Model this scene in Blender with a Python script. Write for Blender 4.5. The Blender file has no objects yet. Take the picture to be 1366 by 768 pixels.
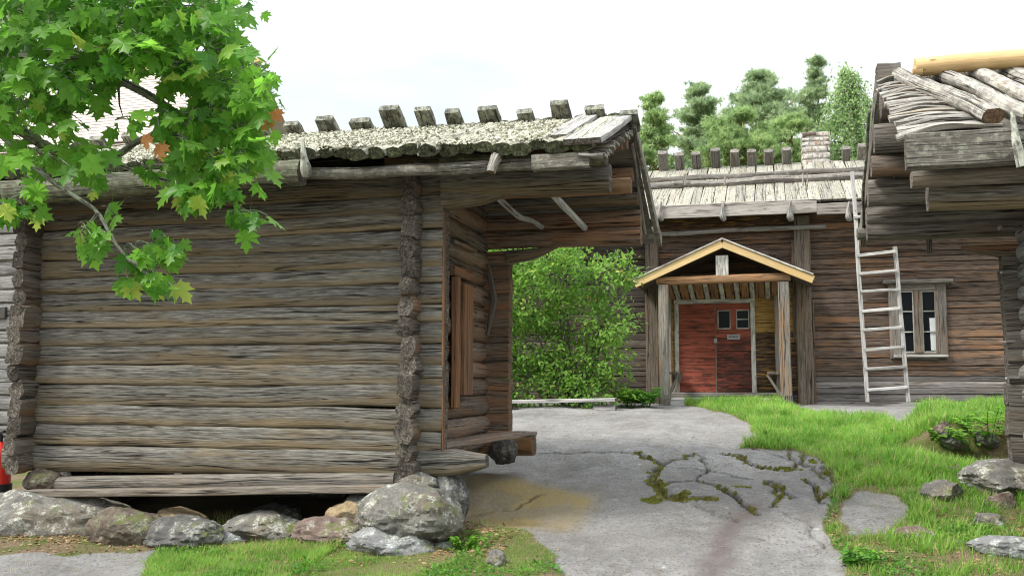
import bpy, math, random
import numpy as np
from mathutils import Vector, Matrix, noise as mnoise
R = math.radians
random.seed(7); rng = np.random.default_rng(7)
S = bpy.context.scene
COL = S.collection
# ------------------------------------------------------------------ camera
F = 1300.0; YAW = R(15.0); PIT = R(5.4); EYE = Vector((0, 0, 1.6))
cam_d = bpy.data.cameras.new("camera"); cam = bpy.data.objects.new("camera", cam_d); COL.objects.link(cam)
cam.location = EYE; cam.rotation_euler = (R(90) + PIT, 0, YAW)
cam_d.sensor_width = 36; cam_d.lens = 36 * F / 1366; cam_d.clip_end = 2000; cam_d.clip_start = 0.05
S.camera = cam
# ------------------------------------------------------------------ sky, sun, exposure
SUN_EL, SUN_AZ = R(50), R(238)      # azimuth clockwise from +Y (towards the sun)
W = bpy.data.worlds.new("World"); S.world = W; W.use_nodes = True
wt = W.node_tree; wt.nodes.clear()
wo = wt.nodes.new("ShaderNodeOutputWorld"); bg = wt.nodes.new("ShaderNodeBackground")
sky = wt.nodes.new("ShaderNodeTexSky"); sky.sky_type = 'NISHITA'; sky.sun_disc = False
sky.sun_elevation = SUN_EL; sky.sun_rotation = SUN_AZ; sky.air_density = 1.0; sky.dust_density = 2.0
tc = wt.nodes.new("ShaderNodeTexCoord"); mp = wt.nodes.new("ShaderNodeMapping"); mp.inputs['Scale'].default_value = (1, 1, 3.0)
cn = wt.nodes.new("ShaderNodeTexNoise"); cn.inputs['Scale'].default_value = 2.2; cn.inputs['Detail'].default_value = 6
cr = wt.nodes.new("ShaderNodeMapRange"); cr.inputs[1].default_value = .35; cr.inputs[2].default_value = .65; cr.inputs[3].default_value = .62; cr.inputs[4].default_value = 1.0
mx = wt.nodes.new("ShaderNodeMix"); mx.data_type = 'RGBA'; mx.inputs[7].default_value = (10.1, 10.6, 10.7, 1)
wt.links.new(tc.outputs['Generated'], mp.inputs[0]); wt.links.new(mp.outputs[0], cn.inputs['Vector'])
wt.links.new(cn.outputs['Fac'], cr.inputs[0]); wt.links.new(cr.outputs[0], mx.inputs[0])
# a thinly overcast sky is brighter overhead than near the horizon
sx = wt.nodes.new("ShaderNodeSeparateXYZ"); zr = wt.nodes.new("ShaderNodeMapRange"); zr.inputs[1].default_value = .3; zr.inputs[2].default_value = .95; zr.inputs[3].default_value = .6; zr.inputs[4].default_value = 1.6
vm = wt.nodes.new("ShaderNodeVectorMath"); vm.operation = 'SCALE'
wt.links.new(tc.outputs['Generated'], sx.inputs[0]); wt.links.new(sx.outputs[2], zr.inputs[0]); wt.links.new(zr.outputs[0], vm.inputs['Scale']); wt.links.new(mx.outputs[2], vm.inputs[0])
wt.links.new(sky.outputs[0], mx.inputs[6]); wt.links.new(vm.outputs[0], bg.inputs[0]); bg.inputs[1].default_value = .10
wt.links.new(bg.outputs[0], wo.inputs[0])
sd = bpy.data.lights.new("sun", 'SUN'); sun = bpy.data.objects.new("sun", sd); COL.objects.link(sun)
sd.energy = 2.3; sd.angle = R(16); sd.color = (1, .96, .89)
_sdir = Vector((math.sin(SUN_AZ) * math.cos(SUN_EL), math.cos(SUN_AZ) * math.cos(SUN_EL), math.sin(SUN_EL)))
sun.rotation_euler = _sdir.to_track_quat('Z', 'Y').to_euler(); sun.location = (0, 0, 30)
S.view_settings.view_transform = 'Standard'; S.view_settings.look = 'None'
S.view_settings.exposure = 1.08; S.view_settings.gamma = 1
S.render.engine = 'CYCLES'
S.cycles.max_bounces = 6; S.cycles.transparent_max_bounces = 6; S.cycles.use_denoising = True; S.cycles.filter_width = 1.15

# ------------------------------------------------------------------ photo geometry helpers (points of the place measured off the photo)
_r = Vector((math.cos(YAW), math.sin(YAW), 0)); _f = Vector((-math.sin(YAW), math.cos(YAW), 0)); _z = Vector((0, 0, 1))
FW = _f * math.cos(PIT) + _z * math.sin(PIT); UP = _f * -math.sin(PIT) + _z * math.cos(PIT)
def ray(px, py): return FW + _r * ((px - 683) / F) + UP * ((384 - py) / F)
def P(px, py, Y):
    d = ray(px, py); return EYE + d * (Y / d.y)
def PX(px, Y): return P(px, 507, Y).x
def PZ(px, py, Y): return P(px, py, Y).z
# ------------------------------------------------------------------ noise in numpy
def vn(x, y, seed=0):
    x = np.asarray(x, float); y = np.asarray(y, float)
    xi = np.floor(x).astype(np.int64); yi = np.floor(y).astype(np.int64); fx = x - xi; fy = y - yi
    fx = fx * fx * (3 - 2 * fx); fy = fy * fy * (3 - 2 * fy)
    def h(a, b):
        n = (a * 374761393 + b * 668265263 + seed * 1442695041) & 0xffffffff
        n = ((n ^ (n >> 13)) * 1274126177) & 0xffffffff
        return ((n ^ (n >> 16)) & 0xffff) / 65535.0
    return (h(xi, yi) * (1 - fx) + h(xi + 1, yi) * fx) * (1 - fy) + (h(xi, yi + 1) * (1 - fx) + h(xi + 1, yi + 1) * fx) * fy
def fbm(x, y, seed=0, oct=4):
    s = 0; a = .5
    for i in range(oct):
        s = s + a * vn(x * 2 ** i, y * 2 ** i, seed + i * 17); a *= .5
    return s
def sst(a, b, x):
    t = np.clip((x - a) / (b - a), 0, 1); return t * t * (3 - 2 * t)
# ------------------------------------------------------------------ node helper
class NT:
    def __init__(s, name):
        s.m = bpy.data.materials.new(name); s.m.use_nodes = True; s.t = s.m.node_tree; s.t.nodes.clear()
        s.out = s.n("ShaderNodeOutputMaterial"); s.b = s.n("ShaderNodeBsdfPrincipled"); s.l(s.b.outputs[0], s.out.inputs[0])
    def n(s, t): return s.t.nodes.new(t)
    def l(s, a, b): s.t.links.new(a, b)
    def put(s, v, inp):
        if hasattr(v, 'is_linked') or hasattr(v, 'links'): s.l(v, inp)
        elif isinstance(v, tuple) and len(v) == 3 and inp.type == 'RGBA': inp.default_value = (*v, 1)
        else: inp.default_value = v
    def attr(s, name, o='Vector'):
        a = s.n("ShaderNodeAttribute"); a.attribute_name = name; return a.outputs[o]
    def obj(s): return s.n("ShaderNodeTexCoord").outputs['Object']
    def pos(s): return s.n("ShaderNodeNewGeometry").outputs['Position']
    def map(s, v, sc=(1, 1, 1), loc=(0, 0, 0)):
        m = s.n("ShaderNodeMapping"); s.l(v, m.inputs[0]); m.inputs['Scale'].default_value = sc; m.inputs['Location'].default_value = loc; return m.outputs[0]
    def noise(s, v, scale=5, det=4, rough=.55, dist=0, o='Fac'):
        m = s.n("ShaderNodeTexNoise"); s.l(v, m.inputs['Vector']); m.inputs['Scale'].default_value = scale; m.inputs['Detail'].default_value = det
        m.inputs['Roughness'].default_value = rough; m.inputs['Distortion'].default_value = dist; return m.outputs[o]
    def vor(s, v, scale=5, feat='F1', o='Distance'):
        m = s.n("ShaderNodeTexVoronoi"); s.l(v, m.inputs['Vector']); m.inputs['Scale'].default_value = scale; m.feature = feat; return m.outputs[o]
    def rng(s, v, a, b, c=0, d=1):
        m = s.n("ShaderNodeMapRange"); s.put(v, m.inputs[0])
        for i, q in enumerate((a, b, c, d)): m.inputs[i + 1].default_value = q
        return m.outputs[0]
    def math(s, op, a, b=0.0):
        m = s.n("ShaderNodeMath"); m.operation = op; s.put(a, m.inputs[0]); s.put(b, m.inputs[1]); return m.outputs[0]
    def mix(s, f, a, b, mode='MIX'):
        m = s.n("ShaderNodeMix"); m.data_type = 'RGBA'; m.blend_type = mode; s.put(f, m.inputs[0]); s.put(a, m.inputs[6]); s.put(b, m.inputs[7]); return m.outputs[2]
    def val(s, col, v):
        m = s.n("ShaderNodeHueSaturation"); s.put(v, m.inputs['Value']); s.put(col, m.inputs['Color']); return m.outputs[0]
    def bump(s, h, st=.5, dist=.02):
        m = s.n("ShaderNodeBump"); s.l(h, m.inputs['Height']); m.inputs['Strength'].default_value = st; m.inputs['Distance'].default_value = dist
        s.l(m.outputs[0], s.b.inputs['Normal'])
    def done(s, col, rough=.85, spec=.3):
        s.put(col, s.b.inputs['Base Color']); s.put(rough, s.b.inputs['Roughness']); s.b.inputs['Specular IOR Level'].default_value = spec; return s.m

def wood(name, dark, light, tan, tanf=(.45, .7), grain=9, lichen=0, lcol=(.5, .5, .42), crack=1.0, paint=None, pf=(.4, .6), wz=0, bstr=.6):
    """weathered wood; attribute gc = metres along/across the grain, tint = one value per log or board"""
    s = NT(name); g = s.attr('gc'); t = s.attr('tint', 'Fac')
    fine = s.noise(s.map(g, (1.6, 26, 26)), grain * .35, 6, .65, .35)
    fine2 = s.noise(s.map(g, (2.5, 90, 90)), grain * .3, 3, .6)
    big = s.noise(s.map(g, (.5, 4, 4), (3, 1, 7)), 1.6, 4, .6, .4)
    col = s.mix(s.rng(fine, .32, .68), dark, light)
    tf = s.rng(big, *tanf)
    if wz:
        tf = s.math('ADD', tf, s.rng(s.attr('wz', 'Fac'), .05, -.55, -.15, .75)); tf = s.rng(tf, 0, 1)
    col = s.mix(s.math('MULTIPLY', tf, .85), col, tan)
    if paint:
        pm = s.rng(s.noise(s.map(g, (1.4, 9, 9), (9, 2, 2)), 2.2, 5, .65, .6), *pf)
        col = s.mix(pm, col, paint)
    if lichen:
        lm = s.rng(s.noise(s.map(g, (5, 7, 7), (1, 5, 2)), 2.5, 7, .72), .62 - lichen * .25, .72 - lichen * .2)
        lc = s.mix(s.noise(g, 60, 3), (lcol[0] * .55, lcol[1] * .55, lcol[2] * .45), lcol)
        col = s.mix(lm, col, lc)
    # long drying cracks
    c1 = s.math('ABSOLUTE', s.math('SUBTRACT', s.noise(s.map(g, (.2, 12, 12), (5, 9, 3)), 2.1, 3, .5, .35), .5))
    cm = s.math('MULTIPLY', s.rng(c1, .004, .022, 1, 0), s.rng(s.noise(s.map(g, (.5, 3, 3), (2, 8, 1)), 1.7, 2), .38, .47))
    cm = s.math('MULTIPLY', cm, crack)
    col = s.mix(cm, col, (dark[0] * .14, dark[1] * .13, dark[2] * .12))
    # knots
    kv = s.vor(s.map(g, (2.2, 6, 6), (1, 1, 1)), 1.0); km = s.rng(kv, .045, .085, .75, 0)
    col = s.mix(km, col, (tan[0] * .35, tan[1] * .28, tan[2] * .25))
    col = s.val(col, t)
    col = s.mix(s.rng(fine2, .35, .65, .28, 0), col, (dark[0] * .5, dark[1] * .5, dark[2] * .5))
    h = s.math('ADD', s.math('MULTIPLY', fine, .55), s.math('MULTIPLY', fine2, .25))
    h = s.math('SUBTRACT', h, s.math('MULTIPLY', cm, .9))
    s.bump(h, bstr, .018)
    return s.done(col, .86, .25)
def endgrain(name, dark, light, lichen=(.4, .4, .36), lf=.5):
    s = NT(name); g = s.attr('gc'); t = s.attr('tint', 'Fac')
    v = s.map(g, (1, 1, 1)); sep = s.n("ShaderNodeSeparateXYZ"); s.l(v, sep.inputs[0])
    cmb = s.n("ShaderNodeCombineXYZ"); s.l(sep.outputs[1], cmb.inputs[0]); s.l(sep.outputs[2], cmb.inputs[1])
    w = s.n("ShaderNodeTexWave"); w.wave_type = 'RINGS'; w.rings_direction = 'SPHERICAL'; s.l(cmb.outputs[0], w.inputs['Vector']); w.inputs['Scale'].default_value = 22; w.inputs['Distortion'].default_value = 3.5; w.inputs['Detail'].default_value = 3
    n = s.noise(g, 38, 6, .7)
    col = s.mix(s.rng(s.math('ADD', s.math('MULTIPLY', w.outputs['Fac'], .1), n), .4, .72), dark, light)
    cr_ = s.rng(s.vor(s.map(g, (1, 1, 1)), 13, 'DISTANCE_TO_EDGE'), .0, .035, .85, 0)
    col = s.mix(s.math('MULTIPLY', cr_, s.rng(s.noise(g, 9, 3), .45, .6)), col, (dark[0] * .25, dark[1] * .25, dark[2] * .25))
    col = s.mix(s.rng(s.noise(g, 26, 6, .75), .62 - .2 * lf, .72 - .2 * lf), col, lichen)
    col = s.val(col, t); s.bump(s.math('SUBTRACT', n, s.math('MULTIPLY', cr_, .25)), .9, .02)
    return s.done(col, .92, .15)

M = {}
M['log_grey'] = wood('weathered_log', (.036, .031, .026), (.31, .295, .26), (.225, .165, .09), (.5, .72), wz=1)
M['log_corner'] = wood('corner_log', (.07, .06, .052), (.24, .21, .175), (.24, .135, .07), (.46, .66))
M['log_brown'] = wood('brown_log', (.07, .052, .04), (.29, .23, .175), (.33, .165, .08), (.42, .64))
M['log_gable'] = wood('gable_log', (.07, .056, .046), (.29, .245, .2), (.3, .17, .095), (.42, .66))
M['log_orange'] = wood('fresh_brown_log', (.12, .07, .04), (.34, .22, .13), (.42, .22, .1), (.35, .6))
M['log_shed'] = wood('shed_log', (.08, .072, .063), (.28, .255, .22), (.2, .15, .1), (.5, .72))
M['wall_light'] = wood('pale_grey_log', (.13, .125, .12), (.36, .35, .33), (.2, .17, .13), (.6, .8))
M['far_wall'] = wood('farmhouse_log', (.04, .027, .022), (.27, .195, .15), (.33, .17, .085), (.5, .68), crack=.9)
M['far_wall_grey'] = wood('farmhouse_grey_log', (.045, .037, .032), (.17, .14, .115), (.12, .065, .04), (.5, .7))
M['far_sill'] = wood('farmhouse_sill', (.13, .12, .115), (.34, .31, .29), (.24, .18, .14), (.5, .75))
M['far_post'] = wood('post_wood', (.085, .065, .05), (.27, .225, .18), (.24, .15, .085), (.5, .7))
M['post_grey'] = wood('grey_post', (.13, .115, .1), (.37, .34, .3), (.38, .22, .11), (.5, .62))
M['ochre'] = wood('ochre_painted_board', (.07, .045, .03), (.2, .12, .06), (.12, .07, .04), (.5, .7), paint=(.5, .3, .09), pf=(.33, .48))
M['ochre_worn'] = wood('worn_ochre_board', (.045, .032, .024), (.14, .09, .055), (.1, .06, .035), (.5, .7), paint=(.36, .2, .055), pf=(.52, .62))
M['red'] = wood('red_painted_board', (.05, .022, .018), (.16, .06, .042), (.09, .045, .035), (.5, .7), paint=(.36, .095, .06), pf=(.36, .52), crack=.6)
M['red_worn'] = wood('worn_red_board', (.045, .022, .018), (.14, .055, .04), (.09, .05, .04), (.5, .7), paint=(.31, .08, .052), pf=(.48, .6), crack=.7)
M['white_old'] = wood('old_white_paint', (.22, .2, .18), (.45, .42, .38), (.3, .24, .18), (.6, .75), paint=(.6, .58, .53), pf=(.42, .55), crack=.4)
M['frame_grey'] = wood('frame_wood', (.1, .085, .075), (.31, .28, .25), (.26, .19, .14), (.5, .7))
M['yellow_trim'] = wood('yellow_trim', (.55, .38, .18), (.75, .55, .28), (.7, .47, .2), (.5, .7), crack=.15, bstr=.2)
M['new_log'] = wood('peeled_new_log', (.5, .33, .15), (.66, .47, .25), (.44, .25, .1), (.55, .75), crack=.35, bstr=.25)
M['silver'] = wood('silver_wood', (.3, .29, .28), (.62, .6, .57), (.45, .38, .3), (.62, .8), crack=.7)
M['bleached'] = wood('bleached_pole', (.2, .19, .18), (.5, .48, .44), (.33, .27, .2), (.6, .8), lichen=.2)
M['roof_lichen'] = wood('lichen_roof_log', (.13, .12, .11), (.36, .34, .31), (.2, .17, .13), (.5, .7), lichen=.9, lcol=(.55, .54, .43))
M['roof_end'] = endgrain('mossy_log_end', (.02, .022, .014), (.09, .09, .055), (.13, .15, .075), .6)
M['roof_far'] = wood('far_roof_board', (.16, .145, .125), (.4, .38, .34), (.26, .22, .17), (.5, .7), lichen=.6, lcol=(.56, .55, .42))
M['roof_board'] = wood('grey_roof_board', (.2, .19, .18), (.5, .48, .45), (.3, .27, .22), (.6, .8), lichen=.2)
M['bark_pole'] = wood('bark_roof_pole', (.12, .105, .095), (.37, .345, .32), (.22, .17, .12), (.5, .68), lichen=.7, lcol=(.52, .51, .46), crack=1.1)
M['birch_bark'] = wood('birch_bark', (.12, .105, .09), (.46, .44, .4), (.3, .24, .17), (.5, .7), lichen=.3, lcol=(.6, .59, .54))
M['block'] = wood('ridge_block', (.045, .043, .036), (.17, .165, .14), (.1, .085, .06), (.5, .7), lichen=.75, lcol=(.42, .43, .36))
M['far_block'] = wood('far_ridge_block', (.1, .09, .08), (.28, .26, .24), (.17, .13, .1), (.5, .7), lichen=.3)
M['eave_log'] = wood('mossy_eave_log', (.05, .05, .035), (.17, .165, .125), (.15, .13, .075), (.45, .7), lichen=.6, lcol=(.26, .3, .2))
M['eave_beam'] = wood('lichen_eave_beam', (.08, .072, .06), (.26, .24, .205), (.17, .14, .1), (.5, .7), lichen=.5, lcol=(.42, .42, .36))
M['eave_pale'] = wood('pale_eave_beam', (.25, .22, .2), (.5, .46, .42), (.38, .32, .27), (.5, .7))
M['plank'] = wood('plank_wood', (.12, .1, .085), (.3, .265, .225), (.2, .145, .09), (.5, .7))
M['plank_red'] = wood('reddish_plank', (.14, .105, .085), (.38, .32, .27), (.3, .19, .13), (.45, .65), crack=1.2)
M['shutter'] = wood('shutter_wood', (.09, .05, .032), (.24, .145, .09), (.3, .145, .07), (.4, .6))
M['end_grey'] = endgrain('grey_log_end', (.035, .03, .026), (.22, .19, .16), (.36, .34, .28), .25)
M['end_brown'] = endgrain('brown_log_end', (.07, .045, .03), (.28, .18, .11), (.3, .27, .22), .1)
M['end_new'] = endgrain('new_log_end', (.5, .33, .16), (.66, .48, .26), (.6, .45, .25), 0)
M['bark'] = wood('maple_bark', (.05, .045, .038), (.19, .175, .15), (.12, .1, .07), (.5, .7), lichen=.8, lcol=(.5, .52, .46))
M['pine_bark'] = wood('pine_bark', (.2, .09, .045), (.36, .17, .09), (.3, .15, .08), (.5, .7))
M['grey_bark'] = wood('grey_bark', (.06, .055, .05), (.18, .165, .15), (.1, .085, .06), (.5, .7))
M['birch_trunk'] = wood('birch_trunk', (.25, .24, .22), (.7, .68, .64), (.1, .09, .08), (.6, .7))

def simple(name, col, rough=.6, metal=0, nz=0):
    s = NT(name)
    c = s.mix(s.noise(s.obj(), 18, 5, .6), tuple(x * (1 - nz) for x in col), col) if nz else col
    s.b.inputs['Metallic'].default_value = metal
    return s.done(c, rough, .4)
M['glass'] = simple('dark_window_glass', (.008, .01, .012), .25); M['glass'].node_tree.nodes['Principled BSDF'].inputs['Specular IOR Level'].default_value = .12
M['opening_shade'] = simple('painted_opening_shade', (.012, .01, .009), .9)
M['curtain'] = simple('white_curtain', (.62, .64, .64), .8, 0, .15)
M['iron'] = simple('old_iron', (.1, .09, .085), .6, .6, .4)
M['plate'] = simple('grey_plate', (.33, .33, .33), .5, .2, .25)
M['redpaint'] = simple('red_cylinder_paint', (.62, .035, .02), .35, 0, .12)
M['blackrub'] = simple('black_rubber', (.015, .015, .016), .5)
M['white_chalk'] = simple('pale_mark', (.6, .6, .58), .8, 0, .1)

def leafmat(name, a, b, c=None, tr=.45, rough=.5, dryc=None):
    s = NT(name); r = s.attr('rnd', 'Fac')
    col = s.mix(s.rng(r, 0, .9), a, b)
    if c: col = s.mix(s.rng(r, .9, 1.0), col, c)
    col = s.mix(.35, col, s.val(col, s.rng(s.noise(s.pos(), 3.0, 3), .3, .7, .6, 1.35)))
    if dryc: col = s.mix(s.attr('dry', 'Fac'), col, dryc)
    s.put(col, s.b.inputs['Base Color']); s.b.inputs['Roughness'].default_value = rough; s.b.inputs['Specular IOR Level'].default_value = .25
    t = s.n("ShaderNodeBsdfTranslucent"); s.put(s.val(col, 1.35), t.inputs[0])
    m = s.n("ShaderNodeMixShader"); m.inputs[0].default_value = tr
    s.l(s.b.outputs[0], m.inputs[1]); s.l(t.outputs[0], m.inputs[2]); s.l(m.outputs[0], s.out.inputs[0])
    return s.m
M['maple'] = leafmat('maple_leaves', (.065, .2, .022), (.20, .42, .05), (.38, .48, .09), .6, .4)
M['maple_dry'] = leafmat('dry_maple_leaf', (.4, .16, .05), (.5, .24, .08), None, .3)
M['bush'] = leafmat('lilac_leaves', (.08, .20, .03), (.25, .41, .07), (.46, .46, .12), .5)
M['weed'] = leafmat('weed_leaves', (.05, .16, .02), (.13, .3, .035), None, .4)
M['fern'] = leafmat('fern_leaves', (.09, .24, .02), (.2, .38, .045), None, .45)
M['pine'] = leafmat('pine_needles', (.19, .28, .16), (.42, .52, .28), None, .5)  # needles lightened: distance haze put into the colour, next two greens likewise
M['pine2'] = leafmat('light_pine_needles', (.19, .30, .12), (.40, .52, .22), None, .5)
M['birch'] = leafmat('birch_leaves', (.18, .31, .12), (.38, .50, .22), None, .5)
M['grass'] = leafmat('grass_blades', (.11, .26, .03), (.27, .45, .08), None, .5, .5, (.46, .38, .19))
M['litter'] = leafmat('dry_litter', (.2, .12, .06), (.4, .28, .15), None, .15)
M['mossy'] = leafmat('moss_tufts', (.13, .10, .03), (.27, .31, .045), None, .2, .9)

def stone_mat(name, a, b, lich=(.5, .52, .48), lf=.45, moss=0, warm=None):
    s = NT(name); o = s.obj()
    n = s.noise(o, 7, 7, .65); n2 = s.noise(o, 45, 4, .7)
    col = s.mix(s.rng(n, .35, .65), a, b)
    if warm: col = s.mix(s.rng(s.noise(o, 2.7, 4), .48, .6), col, warm)
    col = s.mix(s.rng(n2, .35, .7, .6, 0), col, (a[0] * .5, a[1] * .5, a[2] * .5))
    lm = s.math('MULTIPLY', s.rng(s.noise(o, 5.5, 8, .78, .3), .6 - .2 * lf, .66 - .2 * lf), s.rng(n2, .3, .55))
    col = s.mix(lm, col, lich)
    if moss:
        sp = s.n("ShaderNodeSeparateXYZ"); s.l(s.n("ShaderNodeNewGeometry").outputs['Normal'], sp.inputs[0])
        mm = s.math('MULTIPLY', s.rng(sp.outputs[2], .1, .8), s.rng(s.noise(o, 4, 6, .7), .6 - .2 * moss, .7 - .2 * moss))
        col = s.mix(mm, col, (.10, .12, .03))
    s.bump(s.math('ADD', n, s.math('MULTIPLY', n2, .35)), .8, .03)
    return s.done(col, .9, .25)
M['st_grey'] = stone_mat('grey_granite', (.11, .105, .095), (.25, .24, .215), (.42, .43, .38), .32, .25, (.2, .17, .13))
M['st_pale'] = stone_mat('pale_granite', (.17, .17, .17), (.33, .33, .33), (.47, .48, .46), .4, .1)
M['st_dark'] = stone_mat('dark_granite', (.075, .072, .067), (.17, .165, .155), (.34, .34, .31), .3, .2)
M['st_moss'] = stone_mat('mossy_brown_stone', (.09, .07, .05), (.21, .175, .14), (.3, .3, .22), .25, .45)
M['st_red'] = stone_mat('reddish_granite', (.13, .09, .075), (.26, .2, .17), (.36, .34, .3), .35, .35)
M['st_tan'] = stone_mat('tan_stone', (.26, .19, .11), (.42, .33, .2), (.45, .42, .34), .2)
M['chim'] = stone_mat('chimney_stone', (.28, .25, .22), (.6, .58, .54), (.72, .7, .66), .6, 0, (.42, .28, .2))
M['mortar'] = simple('pale_mortar', (.66, .63, .57), .9, 0, .25)

# ------------------------------------------------------------------ mesh collector
def profile(kind, w, h, k=14):
    if kind == 'round':
        return np.array([(math.cos(a) * w / 2, math.sin(a) * h / 2) for a in np.linspace(0, 2 * math.pi, k, endpoint=False)])
    if kind == 'hewn':       # rounded face, flatter top and bottom
        e = .62
        return np.array([(abs(math.cos(a)) ** e * np.sign(math.cos(a)) * w / 2, abs(math.sin(a)) ** e * np.sign(math.sin(a)) * h / 2)
                         for a in np.linspace(0, 2 * math.pi, k, endpoint=False) + .01])
    if kind == 'flat':
        e = .30
        return np.array([(abs(math.cos(a)) ** e * np.sign(math.cos(a)) * w / 2, abs(math.sin(a)) ** e * np.sign(math.sin(a)) * h / 2)
                         for a in np.linspace(0, 2 * math.pi, k, endpoint=False) + .01])
    if kind == 'hex':
        return np.array([(x * w / 2, y * h / 2) for x, y in ((.55, -1), (1, -.15), (.75, .6), (.35, 1), (-.35, 1), (-.75, .6), (-1, -.15), (-.55, -1))])
    b = min(w, h) * .1       # rect
    a, c = w / 2, h / 2
    return np.array([(a, -c + b), (a, 0), (a, c - b), (a - b, c), (0, c), (-a + b, c), (-a, c - b), (-a, 0), (-a, -c + b), (-a + b, -c), (0, -c), (a - b, -c)])
class MB:
    def __init__(s): s.v = []; s.f = []; s.gc = []; s.t = []; s.wz = []; s.mi = []; s.n = 0
    def add(s, v, f, gc=None, tint=1.0, wz=None, mi=0):
        v = np.asarray(v, float); s.v.append(v); k = len(v)
        gc = v if gc is None else gc
        s.gc.append(np.asarray(gc, float)); s.t.append(np.full(k, tint)); s.wz.append(np.zeros(k) if wz is None else wz)
        s.f += [tuple(i + s.n for i in q) for q in f]; s.mi += [mi] * len(f); s.n += k
    def sweep(s, p0, p1, w, h, kind='rect', n=None, wob=.0, rough=.0, tap=(1, 1), tint=None, bend=0, up=(0, 0, 1), pts=None, mi=0, cmi=1, k=14, lump=0, capoff=.0):
        prof = profile(kind, w, h, k)
        if pts is None: pts = [p0, p1]
        pts = [np.array(p, float) for p in pts]
        seg = [np.linalg.norm(b - a) for a, b in zip(pts, pts[1:])]; L = sum(seg); cum = np.concatenate([[0], np.cumsum(seg)])
        if n is None: n = max(2, int(L / .12) if (wob or rough) else len(pts))
        tt = np.linspace(0, L, n); C = np.stack([np.interp(tt, cum, [p[i] for p in pts]) for i in range(3)], 1)
        if len(pts) > 2 and n > 4:
            for _ in range(2): C[1:-1] = (C[:-2] + 2 * C[1:-1] + C[2:]) / 4
        T = np.gradient(C, axis=0); T /= np.linalg.norm(T, axis=1)[:, None]
        up = np.array(up, float)
        if abs(np.dot(T[0], up)) > .95: up = np.array((0, 1, 0.)) if abs(T[0][1]) < .9 else np.array((1, 0, 0.))
        Sd = np.cross(T, up); Sd /= np.linalg.norm(Sd, axis=1)[:, None]; U = np.cross(Sd, T)
        ph = rng.uniform(0, 6.28, 12); fr = rng.uniform(.8, 2.2, 6)
        u = tt
        off1 = wob * (np.sin(u * fr[0] * 1.3 + ph[0]) + .6 * np.sin(u * fr[1] * 3 + ph[1])); off2 = wob * (np.sin(u * fr[2] * 1.3 + ph[2]) + .6 * np.sin(u * fr[3] * 3 + ph[3]))
        if n > 2: off1 = off1 * 1.0
        C = C + Sd * off1[:, None] + U * (off2 + bend * np.sin(np.pi * u / L))[:, None]
        sc = np.interp(u, np.linspace(0, L, len(tap)), tap)
        kk = len(prof); ang = np.linspace(0, 6.283, kk, endpoint=False)
        rr = 1 + rough * (np.sin(u[:, None] * fr[4] * 4 + ang[None, :] * 2 + ph[4]) + .7 * np.sin(u[:, None] * fr[5] * 9 - ang[None, :] * 3 + ph[5]) + .5 * np.sin(u[:, None] * 23 + ang[None, :] * 5 + ph[6]))
        if lump: rr = rr + lump * rng.normal(0, 1, rr.shape)
        rr = rr * sc[:, None]
        V = C[:, None, :] + Sd[:, None, :] * (prof[None, :, 0] * rr)[..., None] + U[:, None, :] * (prof[None, :, 1] * rr)[..., None]
        V = V.reshape(-1, 3); seed = rng.uniform(0, 60, 3)
        gc = np.stack([np.repeat(u, kk) + seed[0], np.tile(prof[:, 0], n) + seed[1], np.tile(prof[:, 1], n) + seed[2]], 1)
        f = [(i * kk + j, i * kk + (j + 1) % kk, (i + 1) * kk + (j + 1) % kk, (i + 1) * kk + j) for i in range(n - 1) for j in range(kk)]
        tint = rng.uniform(.8, 1.18) if tint is None else tint
        wz = np.tile(prof[:, 1] / (h / 2), n)
        s.add(V, f, gc, tint, wz, mi)
        es = rng.uniform(0, .02, 2)
        for e, rev in ((0, False), (n - 1, True)):
            ring = V[e * kk:(e + 1) * kk]; cc = ring.mean(0) + T[e] * (capoff if rev else -capoff)
            inner = cc + (ring - cc) * .5 + rng.normal(0, 1, ring.shape) * (.03 * min(w, h) if rough else 0)
            vv = np.concatenate([ring, inner, cc[None]]); pr = np.concatenate([prof, prof * .5, [[0, 0]]])
            g2 = np.stack([np.full(len(pr), seed[0]), pr[:, 0] + es[0], pr[:, 1] + es[1]], 1)
            ff = [(j, kk + j, kk + (j + 1) % kk, (j + 1) % kk) for j in range(kk)] + [(kk + j, 2 * kk, kk + (j + 1) % kk) for j in range(kk)]
            if rev: ff = [q[::-1] for q in ff]
            s.add(vv, ff, g2, tint, None, cmi)
        return s
    def box(s, x0, x1, y0, y1, z0, z1, tint=None, **kw):
        """board whose grain follows its longest side"""
        d = (x1 - x0, y1 - y0, z1 - z0); a = max(range(3), key=lambda i: abs(d[i])); c = [(x0 + x1) / 2, (y0 + y1) / 2, (z0 + z1) / 2]
        p0 = list(c); p1 = list(c); p0[a] = (x0, y0, z0)[a]; p1[a] = (x1, y1, z1)[a]
        if a == 2: return s.sweep(p0, p1, abs(d[0]), abs(d[1]), 'rect', up=(0, 1, 0), tint=tint, **kw)
        return s.sweep(p0, p1, abs(d[1 - a]), abs(d[2]), 'rect', tint=tint, **kw)
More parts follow.
